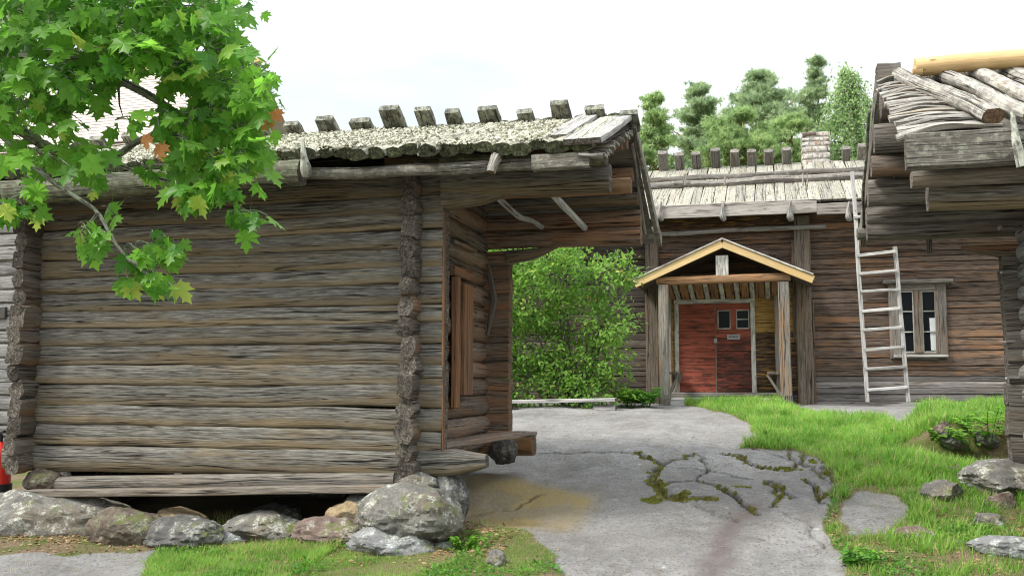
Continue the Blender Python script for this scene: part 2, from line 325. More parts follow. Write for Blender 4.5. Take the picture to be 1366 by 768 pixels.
    def build(s, name, mats, parent=None, smooth=40, label=None, origin=None):
        me = bpy.data.meshes.new(name); V = np.concatenate(s.v)
        o = bpy.data.objects.new(name, me)
        if origin is None and parent is None: origin = (V.min(0) + V.max(0)) / 2; origin[2] = V[:, 2].min()
        off = np.array(origin if origin is not None else (0, 0, 0), float)
        if parent is not None: off = np.array(world_loc(parent), float)
        me.from_pydata((V - off).tolist(), [], s.f)
        if parent is None: o.location = off
        else: o.parent = parent
        for nm, arr, ty, fld in (('gc', np.concatenate(s.gc), 'FLOAT_VECTOR', 'vector'), ('tint', np.concatenate(s.t), 'FLOAT', 'value'), ('wz', np.concatenate(s.wz), 'FLOAT', 'value')):
            at = me.attributes.new(nm, ty, 'POINT'); at.data.foreach_set(fld, arr.astype(np.float32).ravel())
        for m in (mats if isinstance(mats, (list, tuple)) else [mats, mats]): me.materials.append(M[m] if isinstance(m, str) else m)
        me.polygons.foreach_set('material_index', s.mi)
        me.polygons.foreach_set('use_smooth', [True] * len(s.f)); me.update()
        me.set_sharp_from_angle(angle=R(smooth))
        COL.objects.link(o)
        if label: o['label'] = label
        return o
def world_loc(o):
    v = Vector(o.location)
    while o.parent: o = o.parent; v += o.location
    return v
def tag(o, label=None, cat=None, group=None, kind=None):
    if label: o['label'] = label
    if cat: o['category'] = cat
    if group: o['group'] = group
    if kind: o['kind'] = kind
    return o
def empty(name, loc, label, cat, group=None):
    o = bpy.data.objects.new(name, None); o.empty_display_size = .2; o.location = loc; COL.objects.link(o); return tag(o, label, cat, group)
def rawmesh(name, V, faces, mat, attrs=None, parent=None, smooth=True):
    """numpy verts and equal-sized faces (or list of such arrays)"""
    me = bpy.data.meshes.new(name); off = np.array(world_loc(parent)) if parent is not None else np.zeros(3)
    V = V - off
    if not isinstance(faces, list): faces = [faces]
    loops = np.concatenate([f.ravel() for f in faces]); sizes = np.concatenate([np.full(len(f), f.shape[1]) for f in faces])
    me.vertices.add(len(V)); me.vertices.foreach_set('co', V.astype(np.float32).ravel())
    me.loops.add(len(loops)); me.loops.foreach_set('vertex_index', loops.astype(np.int32))
    me.polygons.add(len(sizes)); st = np.concatenate([[0], np.cumsum(sizes)[:-1]])
    me.polygons.foreach_set('loop_start', st.astype(np.int32)); me.polygons.foreach_set('loop_total', sizes.astype(np.int32))
    me.polygons.foreach_set('use_smooth', [smooth] * len(sizes))
    for k, a in (attrs or {}).items():
        at = me.attributes.new(k, 'FLOAT', 'POINT'); at.data.foreach_set('value', a.astype(np.float32))
    me.update(calc_edges=True); me.validate()
    me.materials.append(M[mat] if isinstance(mat, str) else mat)
    o = bpy.data.objects.new(name, me); COL.objects.link(o)
    if parent is not None: o.parent = parent
    return o
def scatter(tv, tf, C, fwd, nrm, size, rnd=None, dry=None):
    """copies of a leaf template (x side, y along, z normal) at C"""
    tv = np.asarray(tv, float); N = len(C)
    fwd = fwd / np.linalg.norm(fwd, axis=1)[:, None]; sd = np.cross(fwd, nrm); sd /= (np.linalg.norm(sd, axis=1)[:, None] + 1e-9); nn = np.cross(sd, fwd)
    V = C[:, None, :] + size[:, None, None] * (sd[:, None, :] * tv[None, :, 0, None] + fwd[:, None, :] * tv[None, :, 1, None] + nn[:, None, :] * tv[None, :, 2, None])
    fs = []
    for k in sorted({len(f) for f in tf}):
        a = np.array([f for f in tf if len(f) == k]); fs.append((a[None] + (np.arange(N) * len(tv))[:, None, None]).reshape(-1, k))
    rnd = rng.random(N) if rnd is None else rnd
    at = {'rnd': np.repeat(rnd, len(tv))}
    if dry is not None: at['dry'] = np.repeat(dry, len(tv))
    return V.reshape(-1, 3), fs, at
def unit(n): 
    v = rng.normal(0, 1, (n, 3)); return v / np.linalg.norm(v, axis=1)[:, None]

# ------------------------------------------------------------------ terrain
def H0(X, Y):
    X = np.asarray(X, float); Y = np.asarray(Y, float)
    b = np.interp(Y, [-60, 0, 5, 7, 8, 8.5, 10.5, 12.0, 12.35, 14, 16.0, 18, 21, 30, 60, 200], [-.6, -.3, -.05, .08, .19, .27, .57, .80, .80, .97, 1.10, 1.13, 1.15, 1.3, 1.2, 1.0])
    low = np.interp(Y, [-60, 0, 7, 8, 9, 14, 17, 30, 200], [-.6, -.3, .05, .12, .16, .5, .9, 1.2, 1.0])
    th = np.interp(Y, [8, 9, 10.5, 12, 14, 16], [-3.6, -3.6, -3.9, -4.8, -6.5, -8])
    m = sst(0, 1, (X - (th - 1.1)) / 1.1)
    z = low * (1 - m) + b * m
    # sunken hollow in front of the turf bank on the right
    z = z - .30 * np.exp(-((X - 2.6) / .95) ** 2) * sst(11.0, 11.9, Y) * (1 - sst(12.45, 12.75, Y))
    z = z + .24 * sst(1.45, 2.0, X) * (1 - sst(5, 8, X)) * sst(12.35, 12.75, Y) * (1 - sst(13.6, 16.5, Y))
    return z
def H(X, Y):
    z = H0(X, Y)
    z = z + .05 * (fbm(np.asarray(X) * .6, np.asarray(Y) * .6, 3) - .5) * sst(6, 9, Y)
    return z
def HIT(px, py):
    d = ray(px, py); t0 = 3.0
    for i in range(900):
        t = 3 + i * .03; p = EYE + d * t
        if p.z < float(H(p.x, p.y)): return p
    return EYE + d * 26
def poly(pts): return np.array([HIT(*p)[:2] for p in pts])
def inpoly(X, Y, pg):
    r = np.zeros(X.shape, bool); n = len(pg); j = n - 1
    for i in range(n):
        xi, yi = pg[i]; xj, yj = pg[j]
        c = ((yi > Y) != (yj > Y)) & (X < (xj - xi) * (Y - yi) / (yj - yi + 1e-12) + xi); r ^= c; j = i
    return r
G1 = poly([(905, 531), (985, 529), (1040, 533), (1050, 546), (1110, 557), (1170, 560), (1215, 566), (1228, 548), (1335, 537), (1420, 537), (1500, 600), (1500, 790), (1135, 790), (1125, 748), (1100, 715), (1097, 690), (1110, 662), (1116, 636), (1088, 612), (1060, 601), (985, 599), (1012, 584), (1000, 565), (958, 549), (915, 541)])
G1h = poly([(1122, 668), (1150, 657), (1203, 664), (1212, 690), (1182, 716), (1142, 722), (1118, 700)])
G2 = poly([(180, 790), (200, 742), (290, 730), (420, 722), (560, 712), (640, 703), (700, 712), (738, 737), (762, 790)])
D2 = poly([(-60, 752), (0, 742), (200, 738), (205, 735), (640, 703), (610, 690), (600, 640), (-60, 640)])
xs = np.unique(np.concatenate([np.linspace(-220, -12, 40), np.linspace(-12, -8, 30), np.arange(-8, -3.2, .05), np.arange(-3.2, 3.4, .027), np.arange(3.4, 6, .08), np.linspace(6, 220, 50)]))
ys = np.unique(np.concatenate([np.linspace(-120, 4, 30), np.arange(4, 6.6, .1), np.arange(6.6, 13.2, .033), np.arange(13.2, 21, .06), np.linspace(21, 260, 60)]))
GX, GY = np.meshgrid(xs, ys); GZ = H(GX, GY)
wx = .10 * (fbm(GX * 3, GY * 3, 5) - .5) * 2; wy = .14 * (fbm(GX * 3, GY * 3, 9) - .5) * 2
WX, WY = GX + wx, GY + wy
ing = inpoly(WX, WY, G1) & ~inpoly(WX, WY, G1h); ing2 = inpoly(WX, WY, G2); dirt = inpoly(WX, WY, D2)
away = (GY > 21) | (GY < 6.4) & (np.abs(GX) > 3) | (GX < -9) | (GX > 5)
def segdist(X, Y, pts, aspect=1):
    d = np.full(X.shape, 99.)
    for (x0, y0), (x1, y1) in zip(pts, pts[1:]):
        dx, dy = x1 - x0, y1 - y0; t = np.clip(((X - x0) * dx + (Y - y0) * dy) / (dx * dx + dy * dy + 1e-9), 0, 1)
        d = np.minimum(d, np.hypot(X - x0 - t * dx, Y - y0 - t * dy))
    return d
CR = [([(850, 604), (882, 617), (868, 632), (872, 648), (884, 660), (905, 670), (945, 671)], .055, 1), ([(882, 617), (905, 611), (922, 605)], .05, 1),
      ([(892, 641), (925, 640), (948, 653), (975, 668), (1012, 692)], .05, .55), ([(962, 603), (1000, 616), (1040, 630), (1062, 622), (1078, 603)], .035, .9),
      ([(1000, 600), (1040, 609), (1085, 622), (1100, 640)], .025, .5), ([(1020, 640), (1036, 655), (1033, 684)], .03, .9), ([(1030, 640), (1056, 668)], .03, .9),
      ([(1075, 640), (1088, 652), (1096, 674)], .035, .8), ([(905, 622), (960, 626), (1000, 640)], .018, .3), ([(868, 645), (890, 642)], .03, .8), ([(985, 612), (1020, 625), (1050, 626)], .02, .7), ([(905, 670), (960, 690), (985, 700)], .014, 0), ([(1040, 690), (1075, 700), (1100, 730)], .014, .2), ([(930, 603), (945, 622), (925, 640)], .02, .4), ([(1050, 602), (1062, 622)], .022, .6),
      ([(612, 606), (700, 601), (800, 602), (852, 604)], .03, .0), ([(615, 683), (680, 676), (720, 660)], .02, .1), ([(1090, 612), (1112, 640), (1106, 660)], .03, .7)]
crack = np.zeros(GX.shape); moss = np.zeros(GX.shape)
cwx, cwy = GX + .07 * (fbm(GX * 7, GY * 7, 21) - .5) * 2, GY + .10 * (fbm(GX * 5, GY * 5, 22) - .5) * 2
for pts, w, mo in CR:
    d = segdist(cwx, cwy, poly(pts)); c = np.exp(-(d / w) ** 2); crack = np.maximum(crack, c)
    if mo: moss = np.maximum(moss, .95 * mo * np.exp(-(d / (w * 1.4)) ** 2) * sst(.36, .52, fbm(GX * 8, GY * 8, 31)))
for (px, py, rx, ry, a) in [(893, 664, .28, .12, 1), (975, 655, .25, .05, .7), (925, 672, .2, .06, .9), (886, 634, .12, .2, .7), (1045, 626, .22, .12, .9), (915, 607, .16, .12, .8), (1110, 700, .12, .7, .7), (1150, 730, .3, .35, .5), (1090, 615, .3, .4, .4), (470, 735, .5, .12, .7), (620, 715, .5, .15, .9), (690, 716, .2, .1, .9)]:
    p = HIT(px, py); moss = np.maximum(moss, a * np.exp(-((cwx - p.x) / rx) ** 2 - ((cwy - p.y) / ry) ** 2) * sst(.38, .55, fbm(GX * 6, GY * 6, 33)))
pz = poly([(612, 640), (660, 634), (700, 645), (790, 672), (745, 706), (640, 706), (590, 710), (600, 680)])
och = (inpoly(WX + .6 * wx, WY + wy, pz)).astype(float)
def blur(a, k):
    for _ in range(k):
        a = (a + np.roll(a, 1, 0) + np.roll(a, -1, 0) + np.roll(a, 1, 1) + np.roll(a, -1, 1)) / 5
    return a
och = np.clip(blur(och, 40) * 1.6, 0, 1) * (.55 + .45 * sst(.3, .65, fbm(GX * 3, GY * 2.4, 41)))
wl = poly([(1005, 684), (975, 705), (955, 740), (950, 790)]); wet = np.exp(-(segdist(GX + wx, GY + wy, wl) / .13) ** 2)
soil = np.clip(blur((ing | ing2 | dirt | away).astype(float), 3), 0, 1)
grassy = (ing | ing2 | away).astype(float)
rock = 1 - soil
lobe = .055 * (fbm(GX * 1.6, GY * 1.1, 51, 3) - .5) * 2 + .012 * (fbm(GX * 6, GY * 6, 52, 3) - .5) * 2
GZ = GZ + rock * lobe - sst(.45, .9, crack) * .07 * rock + soil * .02 + soil * .03 * (fbm(GX * 5, GY * 5, 61) - .5) + moss * .012
# plates of rock between the cracks stand a little higher
for c, rx, ry, hh in (((960, 660), .5, .5, .05), ((1040, 670), .5, .8, .04), ((900, 655), .2, .2, .05), ((1165, 690), .35, .5, .05), ((1000, 608), .5, .35, .05)):
    p = HIT(*c); GZ += hh * np.exp(-((GX - p.x) / rx) ** 2 - ((GY - p.y) / ry) ** 2) * rock
def gmat():
    s = NT('ground_surface'); p = s.pos()
    so = s.attr('soil', 'Fac'); mo = s.attr('moss', 'Fac'); ck = s.attr('crack', 'Fac'); oc = s.attr('ochre', 'Fac'); we = s.attr('wet', 'Fac')
    n1 = s.noise(s.map(p, (1, .8, 1)), 1.1, 8, .62, .4); n2 = s.noise(s.map(p, (1, .55, 1)), 22, 6, .7); n3 = s.noise(p, 120, 3, .7); n4 = s.noise(s.map(p, (.8, .5, 1)), 6, 6, .75, .5)
    r = s.mix(s.rng(n1, .35, .65), (.155, .148, .14), (.30, .29, .278))
    r = s.mix(s.rng(n4, .5, .62, 0, .45), r, (.35, .345, .34))
    r = s.mix(s.rng(n4, .30, .42, .45, 0), r, (.14, .13, .125))
    r = s.mix(s.rng(n2, .34, .46, .55, 0), r, (.12, .115, .11)); r = s.mix(s.rng(n3, .6, .7, 0, .35), r, (.5, .5, .49)); r = s.mix(s.rng(n3, .28, .38, .4, 0), r, (.09, .085, .08))
    r = s.mix(s.math('MULTIPLY', s.rng(s.vor(p, 2.3), .0, .09, 1, 0), s.rng(n2, .4, .5)), r, (.55, .56, .52))
    bands = s.noise(s.map(p, (1.5, 4, 1), (3, 2, 0)), 2.0, 9, .74, 1.2); r = s.mix(s.rng(bands, .52, .62, 0, .4), r, (.36, .355, .355)); r = s.mix(s.rng(bands, .34, .46, .55, 0), r, (.10, .095, .09))
    spk = s.vor(p, 26); r = s.mix(s.rng(spk, .14, .34, .75, 0), r, (.075, .07, .066)); r = s.mix(s.rng(s.vor(s.map(p, (1, 1, 1), (4, 4, 0)), 17), .05, .2, .55, 0), r, (.42, .42, .4)); r = s.mix(s.rng(s.noise(s.map(p, (1, .7, 1)), 2.6, 9, .8, .3), .52, .66, 0, .4), r, (.23, .195, .15))
    r = s.mix(s.rng(s.noise(p, .55, 5, .6, .5), .42, .62, .35, 0), r, (.15, .14, .135))
    r = s.mix(s.math('MULTIPLY', s.math('MULTIPLY', oc, .95), s.rng(n2, .25, .6, .5, 1)), r, (.34, .25, .09))
    r = s.mix(s.math('MULTIPLY', s.math('MULTIPLY', we, .85), s.rng(n4, .3, .55, .5, 1)), r, (.11, .085, .08))
    r = s.mix(s.math('MULTIPLY', s.rng(ck, .35, .8), .92), r, (.035, .028, .02))
    e = s.mix(n2, (.06, .042, .026), (.22, .155, .095)); e = s.mix(s.rng(n3, .5, .7), e, (.36, .27, .16))
    e = s.mix(s.rng(s.noise(p, 2.5, 4), .45, .6), e, (.09, .11, .025))
    c = s.mix(s.rng(s.math('ADD', so, s.math('MULTIPLY', s.math('SUBTRACT', n2, .5), .8)), .35, .6), r, e)
    mc = s.mix(s.rng(n2, .35, .65), (.055, .04, .02), (.17, .17, .035)); c = s.mix(s.rng(s.math('ADD', mo, s.math('MULTIPLY', s.math('SUBTRACT', n2, .5), .7)), .35, .5), c, mc)
    s.bump(s.math('ADD', s.math('ADD', s.math('MULTIPLY', n2, .7), s.math('MULTIPLY', n3, .35)), s.math('MULTIPLY', n4, .8)), .95, .04)
    return s.done(c, .88, .3)
M['ground'] = gmat()
ny, nx = GX.shape; idx = np.arange(nx * ny).reshape(ny, nx)
Q = np.stack([idx[:-1, :-1], idx[:-1, 1:], idx[1:, 1:], idx[1:, :-1]], -1).reshape(-1, 4)
fr = (rock.ravel()[Q].mean(1) > .5)
VV = np.stack([GX, GY, GZ], -1).reshape(-1, 3)
def gsub(name, sel):
    q = Q[sel]; u, inv = np.unique(q, return_inverse=True)
    o = rawmesh(name, VV[u], inv.reshape(-1, 4), 'ground', {k: a.ravel()[u] for k, a in (('soil', soil), ('moss', moss), ('crack', crack * rock), ('ochre', och * rock), ('wet', wet * rock))})
    return tag(o, kind='structure')
tag(gsub('bedrock', fr), 'smooth grey bedrock slope with mossy cracks and an ochre stain')
tag(gsub('ground', ~fr), 'brown soil and turf around the rock')
def gz(X, Y):
    """height of the built sheet"""
    X = np.atleast_1d(X).astype(float); Y = np.atleast_1d(Y).astype(float)
    i = np.clip(np.searchsorted(xs, X) - 1, 0, nx - 2); j = np.clip(np.searchsorted(ys, Y) - 1, 0, ny - 2)
    fx = (X - xs[i]) / (xs[i + 1] - xs[i]); fy = (Y - ys[j]) / (ys[j + 1] - ys[j])
    return (GZ[j, i] * (1 - fx) + GZ[j, i + 1] * fx) * (1 - fy) + (GZ[j + 1, i] * (1 - fx) + GZ[j + 1, i + 1] * fx) * fy
def gval(A, X, Y):
    i = np.clip(np.searchsorted(xs, X), 0, nx - 1); j = np.clip(np.searchsorted(ys, Y), 0, ny - 1); return A[j, i]

# ------------------------------------------------------------------ left storehouse
def logwall(mb, a, b, z0, z1, kind='hewn', w=.17, hs=None, jit=.012, ends=(.0, .0), mi=0, cmi=1, course=.205, wob=.006, rough=.014, tint=None, endj=.02, k=14):
    """courses of logs between plan points a and b"""
    a = np.array(a, float); b = np.array(b, float); d = (b - a) / np.linalg.norm(b - a)
    if hs is None:
        n = max(1, round((z1 - z0) / course)); hs = rng.uniform(.85, 1.15, n); hs = hs / hs.sum() * (z1 - z0)
    z = z0
    for h in hs:
        e0 = ends[0] + rng.uniform(-endj, endj); e1 = ends[1] + rng.uniform(-endj, endj); t = rng.uniform(-.012, .012)
        j = rng.uniform(-jit, jit); nrm = np.array((-d[1], d[0]))
        p0 = a - d * e0 + nrm * j; p1 = b + d * e1 + nrm * j
        mb.sweep((*p0, z + h / 2 + t), (*p1, z + h / 2 - t), w, h * 1.05, kind, wob=wob, rough=rough, tap=(rng.uniform(.95, 1.03), rng.uniform(.97, 1.05)), mi=mi, cmi=cmi, tint=tint, k=k)
        z += h
    return mb
YF = 8.4; YB = 10.65; XR = -3.2; XL = -7.25; ZS = .72; ZT = 3.50
sh = empty('log_storehouse', (-5.2, 9.5, .2), 'weathered grey log storehouse on boulders, carved corner log ends and lichened pole roof', 'storehouse', 'low log storehouses with overhanging roofs')
hsF = np.array([.225, .20, .185, .20, .185, .19, .175, .165, .19, .15, .175, .16, .15, .16, .19]); hsF = hsF / hsF.sum() * (ZT - ZS)
m = MB()
z = ZS
for i, h in enumerate(hsF):
    x1 = -2.91 + rng.uniform(-.012, .012); x0 = XL - .32 + rng.uniform(-.02, .02); t = rng.uniform(-.012, .012)
    if i: m.sweep((x0, YF + .09, z + h / 2 + t), (x1, YF + .09, z + h / 2 - t), .18 + rng.uniform(-.02, .02), h * 1.05, 'flat', n=70, wob=.005, rough=.013, k=22, lump=.005, tint=rng.uniform(.74, 1.22), tap=rng.uniform(.96, 1.03, 5))
    z += h
wall = m.build('front_wall', ['log_grey', 'end_grey'], sh)
# the lowest log reaches out past the corner to a pointed tip
m = MB(); h = hsF[0]
m.sweep(None, None, .22, h * 1.12, 'hewn', n=50, pts=[(XL - .4, YF + .09, ZS + h / 2 - .02), (-3.2, YF + .09, ZS + h / 2), (-2.75, YF + .08, ZS + h / 2 + .03), (-2.5, YF + .07, ZS + h / 2 + .05)], rough=.012, wob=.004, tap=[1] * 16 + [.95, .45], k=18)
m.build('sill_log', ['log_grey', 'end_grey'], sh)
m = MB(); logwall(m, (XR, YF), (XR, YB), ZS + .1, 3.45, 'round', .19, course=.2, ends=(-.25, -.05), wob=.006, rough=.02)
m.build('gable_wall', ['log_gable', 'end_grey'], sh)
# chopped ends of the gable logs in front of the wall, at both corners
for X, nm in ((XR, 'right'), (XL - .1, 'left')):
    m = MB(); z = ZS - .04; n = 15
    hh = rng.uniform(.9, 1.12, n); hh = hh / hh.sum() * (ZT - z - .02)
    for h in hh:
        ln = rng.uniform(.13, .2) if nm == 'right' else rng.uniform(.2, .26)
        w = rng.uniform(.155, .205); dx = rng.uniform(-.022, .022)
        m.sweep(None, None, w, h * 1.12, rng.choice(['hex', 'rect', 'hewn', 'hex']), n=9, pts=[(X + dx * .3, YF + .12, z + h / 2), (X + dx, YF - ln, z + h / 2 + rng.uniform(-.01, .01))], rough=.05, tap=(.86, .88, 1.0, 1.02, rng.uniform(.8, 1.0)), lump=.03, capoff=rng.uniform(-.02, .03), tint=rng.uniform(.55, 1.15), up=(rng.uniform(-.25, .25), 0, 1))
        z += h
    m.build('corner_log_ends', ['log_corner', 'end_grey'], sh)
m = MB(); logwall(m, (XR, YB), (XR + .33, YB), ZS + .12, 3.05, 'rect', .17, course=.19, ends=(.1, 0), rough=.0, endj=.008)
m.build('corner_stub', ['log_brown', 'end_brown'], sh)
m = MB(); logwall(m, (XL - .3, YB), (XR - .1, YB), ZS + .1, 3.45, 'hewn', .17, course=.21); m.build('rear_wall', ['log_grey', 'end_grey'], sh)
m = MB(); logwall(m, (XL - .1, YF), (XL - .1, YB), ZS + .1, 3.45, 'round', .19, course=.2, ends=(-.2, -.05)); m.build('gable_wall', ['log_gable', 'end_grey'], sh)
# upright edge strip on the cut ends of the front wall stub
m = MB(); m.box(-2.912, -2.895, YF + .0, YF + .045, ZS + .2, 3.15, rough=.01, wob=.004); m.build('edge_strip', ['shutter', 'end_brown'], sh)
m = MB(); m.box(XL, XR, YF + .15, YB, ZS + .05, ZS + .12); m.build('floor', ['log_shed', 'end_grey'], sh)  # floor boards, added to keep the space under the house dark
# rear sill with pale brown end, reaching out on the right
m = MB(); m.sweep((XL - .2, YB - .02, ZS + .06), (PX(712, YB - .02), YB - .02, ZS + .16), .24, .22, 'hewn', n=30, rough=.01); m.build('sill_log', ['log_orange', 'end_brown'], sh)
# hatch
hy0, hy1 = 9.22, 9.82; hx = XR + .135; hz0, hz1 = 1.45, 2.58
m = MB()
m.box(hx - .03, hx + .03, hy0 - .02, hy0 + .11, hz0 - .12, hz1 + .05, rough=.01, wob=.003); hatch = m.build('hatch', ['shutter', 'end_brown'], sh)
m = MB(); m.box(hx - .01, hx + .035, hy0 + .23, hy0 + .52, hz0, hz1, rough=.008, wob=.003); m.build('hatch_board', ['shutter', 'end_brown'], hatch)
m = MB(); m.box(hx - .05, hx + .02, hy0 - .06, hy0 + .62, hz1 + .06, hz1 + .16, rough=.01); m.build('hatch_lintel', ['shutter', 'end_brown'], hatch)
m = MB(); m.box(hx - .06, hx - .035, hy0 + .05, hy0 + .3, hz0 - .02, hz1 + .06); m.build('hatch_shade_panel', ['opening_shade', 'opening_shade'], hatch)  # near-black panel on the logs paints the shade inside the opening
m = MB(); m.box(hx - .02, hx + .04, hy0 - .12, hy0 + .62, 2.95, 2.99); m.build('shelf_strip', ['log_gable', 'end_grey'], sh)
m = MB(); m.sweep(None, None, .07, .05, 'round', n=16, pts=[(XR + .13, 10.42, 2.9), (XR + .2, 10.44, 2.5), (XR + .13, 10.4, 2.1)], rough=.06, tap=(.6, 1.2, .5)); m.build('split_branch_hook', ['log_shed', 'end_grey'], sh)
# cantilevered logs carrying the overhang
XE = -1.33
def beam(sh, p0, p1, w, h, mat='log_grey', end='end_grey', kind='hewn', name='beam', **kw):
    m = MB(); kw.setdefault('rough', .014); kw.setdefault('wob', .004); kw.setdefault('n', 28); m.sweep(p0, p1, w, h, kind, **kw); return m.build(name, [mat, end], sh)
xa = -2.93
beam(sh, (xa, YF + .08, PZ(620, 242, YF)), (PX(815, YF), YF + .08, PZ(815, 236, YF)), .2, .25, 'log_grey')
beam(sh, (xa, YF + .02, PZ(620, 214, YF)), (PX(812, YF), YF + .02, PZ(812, 212, YF)), .16, .13, 'eave_log')
m = MB(); m.sweep(None, None, .19, .24, 'hewn', n=16, pts=[(xa, YF + .08, PZ(592, 262, YF)), (xa + .35, YF + .08, PZ(640, 258, YF)), (xa + .75, YF + .08, PZ(690, 248, YF))], tap=(1, .8, .25), rough=.01); m.build('bracket', ['log_grey', 'end_grey'], sh)
beam(sh, (XR, 8.95, 3.42), (PX(845, 8.95), 8.95, PZ(845, 248, 8.95)), .14, .15, 'log_orange', 'end_brown')
beam(sh, (XR, YB, PZ(700, 319, YB)), (PX(858, YB), YB, PZ(858, 314, YB)), .2, .2, 'log_brown', 'end_brown')
beam(sh, (XR, YB, PZ(700, 297, YB)), (PX(858, YB), YB, PZ(858, 291, YB)), .2, .19, 'log_brown', 'end_brown')
m = MB(); m.sweep(None, None, .19, .16, 'hewn', n=14, pts=[(XR + .3, YB, 2.99), (XR + .6, YB, 3.02), (PX(745, YB), YB, 3.1)], tap=(1, .8, .2), rough=.01); m.build('bracket', ['log_grey', 'end_brown'], sh)
for y, z, r_, mt in ((9.6, 4.0, .17, 'log_grey'), (9.12, 3.86, .14, 'log_brown'), (8.72, 3.73, .13, 'log_brown'), (10.12, 3.76, .15, 'log_brown'), (10.5, 3.57, .14, 'log_grey')):
    beam(sh, (XR - .4, y, z), (XE - .02 - rng.uniform(0, .06), y, z), r_, r_, mt, 'end_brown', name='purlin')
for X in (XR, XL - .1):
    m = MB()
    for z, y0, y1 in ((3.55, 8.45, 10.6), (3.74, 8.85, 10.2), (3.9, 9.3, 9.9)): m.sweep((X, y0, z), (X, y1, z), .17, .2, 'hewn', n=16, rough=.012)
    m.build('gable_peak', ['log_gable', 'end_grey'], sh)
# overhang stays
m = MB(); m.sweep(None, None, .06, .06, 'round', n=18, pts=[P(656, 256, 8.75), P(675, 274, 9.2), P(694, 291, 9.8), P(708, 293, 10.1), P(723, 303, 10.5)], rough=.05, k=8); m.build('strut', ['bleached', 'end_grey'], sh)
m = MB(); m.sweep(P(727, 249, 8.75), P(780, 304, 10.5), .07, .07, 'round', n=18, rough=.03, k=8); m.build('strut', ['silver', 'end_grey'], sh)
# roof of split logs with lichen
RY, RZ = 9.6, 4.25; EY, EZ = 7.82, 3.62; BY, BZ = 11.55, 3.27
m = MB(); x = XL - .75
sl = (RZ - EZ) / (RY - EY)
def ez(x): return EZ - .085 * max(0, (x + 4.5) / 3.2)
def rz(x): return RZ - .06 * max(0, (x + 4.5) / 3.2)
while x < XE - .28:
    w = rng.uniform(.15, .19); e = rng.uniform(-.07, .05); x += w * .5
    m.sweep((x, EY - e, ez(x) - e * sl), (x, RY + .02, rz(x) + rng.uniform(-.01, .02)), w * 1.15, w * .62, 'round', n=34, wob=.012, rough=.07, lump=.06, k=12); x += w * .46
roof = m.build('roof', ['roof_lichen', 'roof_end'], sh)
m = MB()
x = XL - .75
while x < XE - .1:
    w = rng.uniform(.16, .2); x += w * .5; m.sweep((x, RY - .02, RZ), (x, BY, BZ), w * 1.1, w * .7, 'round', n=12, wob=.006, rough=.03, k=8); x += w * .46
m.build('rear_roof', ['roof_lichen', 'roof_end'], sh)
m = MB()     # boards under the roofing
m.add([(XL - .7, EY + .1, EZ - .03), (XE, EY + .1, EZ - .03), (XE, RY, RZ - .09), (XL - .7, RY, RZ - .09), (XE, BY - .1, BZ - .04), (XL - .7, BY - .1, BZ - .04)], [(0, 1, 2, 3), (3, 2, 4, 5)])
for v in list(m.v): pass
m.add([(XL - .7, EY + .1, EZ - .055), (XE, EY + .1, EZ - .055), (XE, RY, RZ - .115), (XL - .7, RY, RZ - .115), (XE, BY - .1, BZ - .065), (XL - .7, BY - .1, BZ - .065)], [(3, 2, 1, 0), (5, 4, 2, 3)])
m.build('roof_underside', ['log_shed', 'log_shed'], sh)
n = 26000; X = rng.uniform(XL - .7, XE - .5, n); t = rng.beta(.8, 1.1, n); ok = fbm(X * 2.2, t * 4, 111) > rng.uniform(.28, .62, n); X, t = X[ok], t[ok]; N = len(X)
EZx = EZ - .085 * np.clip((X + 4.5) / 3.2, 0, 2); RZx = RZ - .06 * np.clip((X + 4.5) / 3.2, 0, 2)
C = np.stack([X, EY + (RY - EY) * t, EZx + (RZx - EZx) * t + .045 + .02 * rng.random(N)], 1)
v, f, at = scatter([(-.5, 0, 0), (.5, 0, 0), (.3, .8, .25), (-.35, .7, .3), (0, .2, .55)], [(0, 1, 4), (1, 2, 4), (2, 3, 4), (3, 0, 4)], C, unit(N) * (1, 1, .4), np.array((0, -.3, 1)) + rng.normal(0, .3, (N, 3)), rng.uniform(.012, .042, N))
M['lichen'] = leafmat('pale_lichen', (.22, .215, .16), (.6, .59, .48), None, .1, .95)
tag(rawmesh('lichen_crust', v, f, 'lichen', at, roof, smooth=False), kind='stuff')
# wide boards at the verge, birch bark edge
m = MB(); m.sweep((XE - .15, EY - .04, EZ - .055), (XE - .14, RY + .05, RZ - .0), .32, .05, 'rect', n=16, rough=.012, wob=.004); m.build('verge_board', ['roof_board', 'end_grey'], sh)
m = MB(); m.sweep((XE - .46, EY + .3, EZ + .08), (XE - .42, RY, RZ + .03), .2, .04, 'rect', n=14, rough=.015); m.build('verge_board', ['roof_board', 'end_grey'], sh)
m = MB()
for i in range(26):
    t = i / 25; y = EY + .05 + (RY - EY) * t * .97; zz = EZ - .13 + (RZ - EZ) * t * .97
    m.sweep((XE - .2, y, zz - rng.uniform(0, .03)), (XE + rng.uniform(-.02, .045), y + rng.uniform(-.03, .03), zz - rng.uniform(0, .05)), rng.uniform(.08, .13), .025, 'rect', n=5, rough=.08, lump=.06)
m.build('bark_edge', ['birch_bark', 'birch_bark'], sh)
m = MB()
for t, ln in ((.28, .09), (.4, .1), (.52, .12), (.64, .1), (.76, .12), (.88, .12)):
    y = EY + (RY - EY) * t; zz = EZ + (RZ - EZ) * t - .21; m.sweep((XE - .5, y, zz), (XE - .03 + rng.uniform(-.03, .02), y, zz), .1, ln, 'round', n=8, rough=.03)
m.build('verge_pole_ends', ['log_orange', 'end_brown'], sh)
m = MB(); m.sweep((XE + .03, RY + .02, RZ - .08), (XE + .05, BY, BZ - .04), .05, .12, 'rect', n=20, rough=.03, wob=.005, lump=.02); m.build('barge_board', ['eave_beam', 'end_grey'], sh)
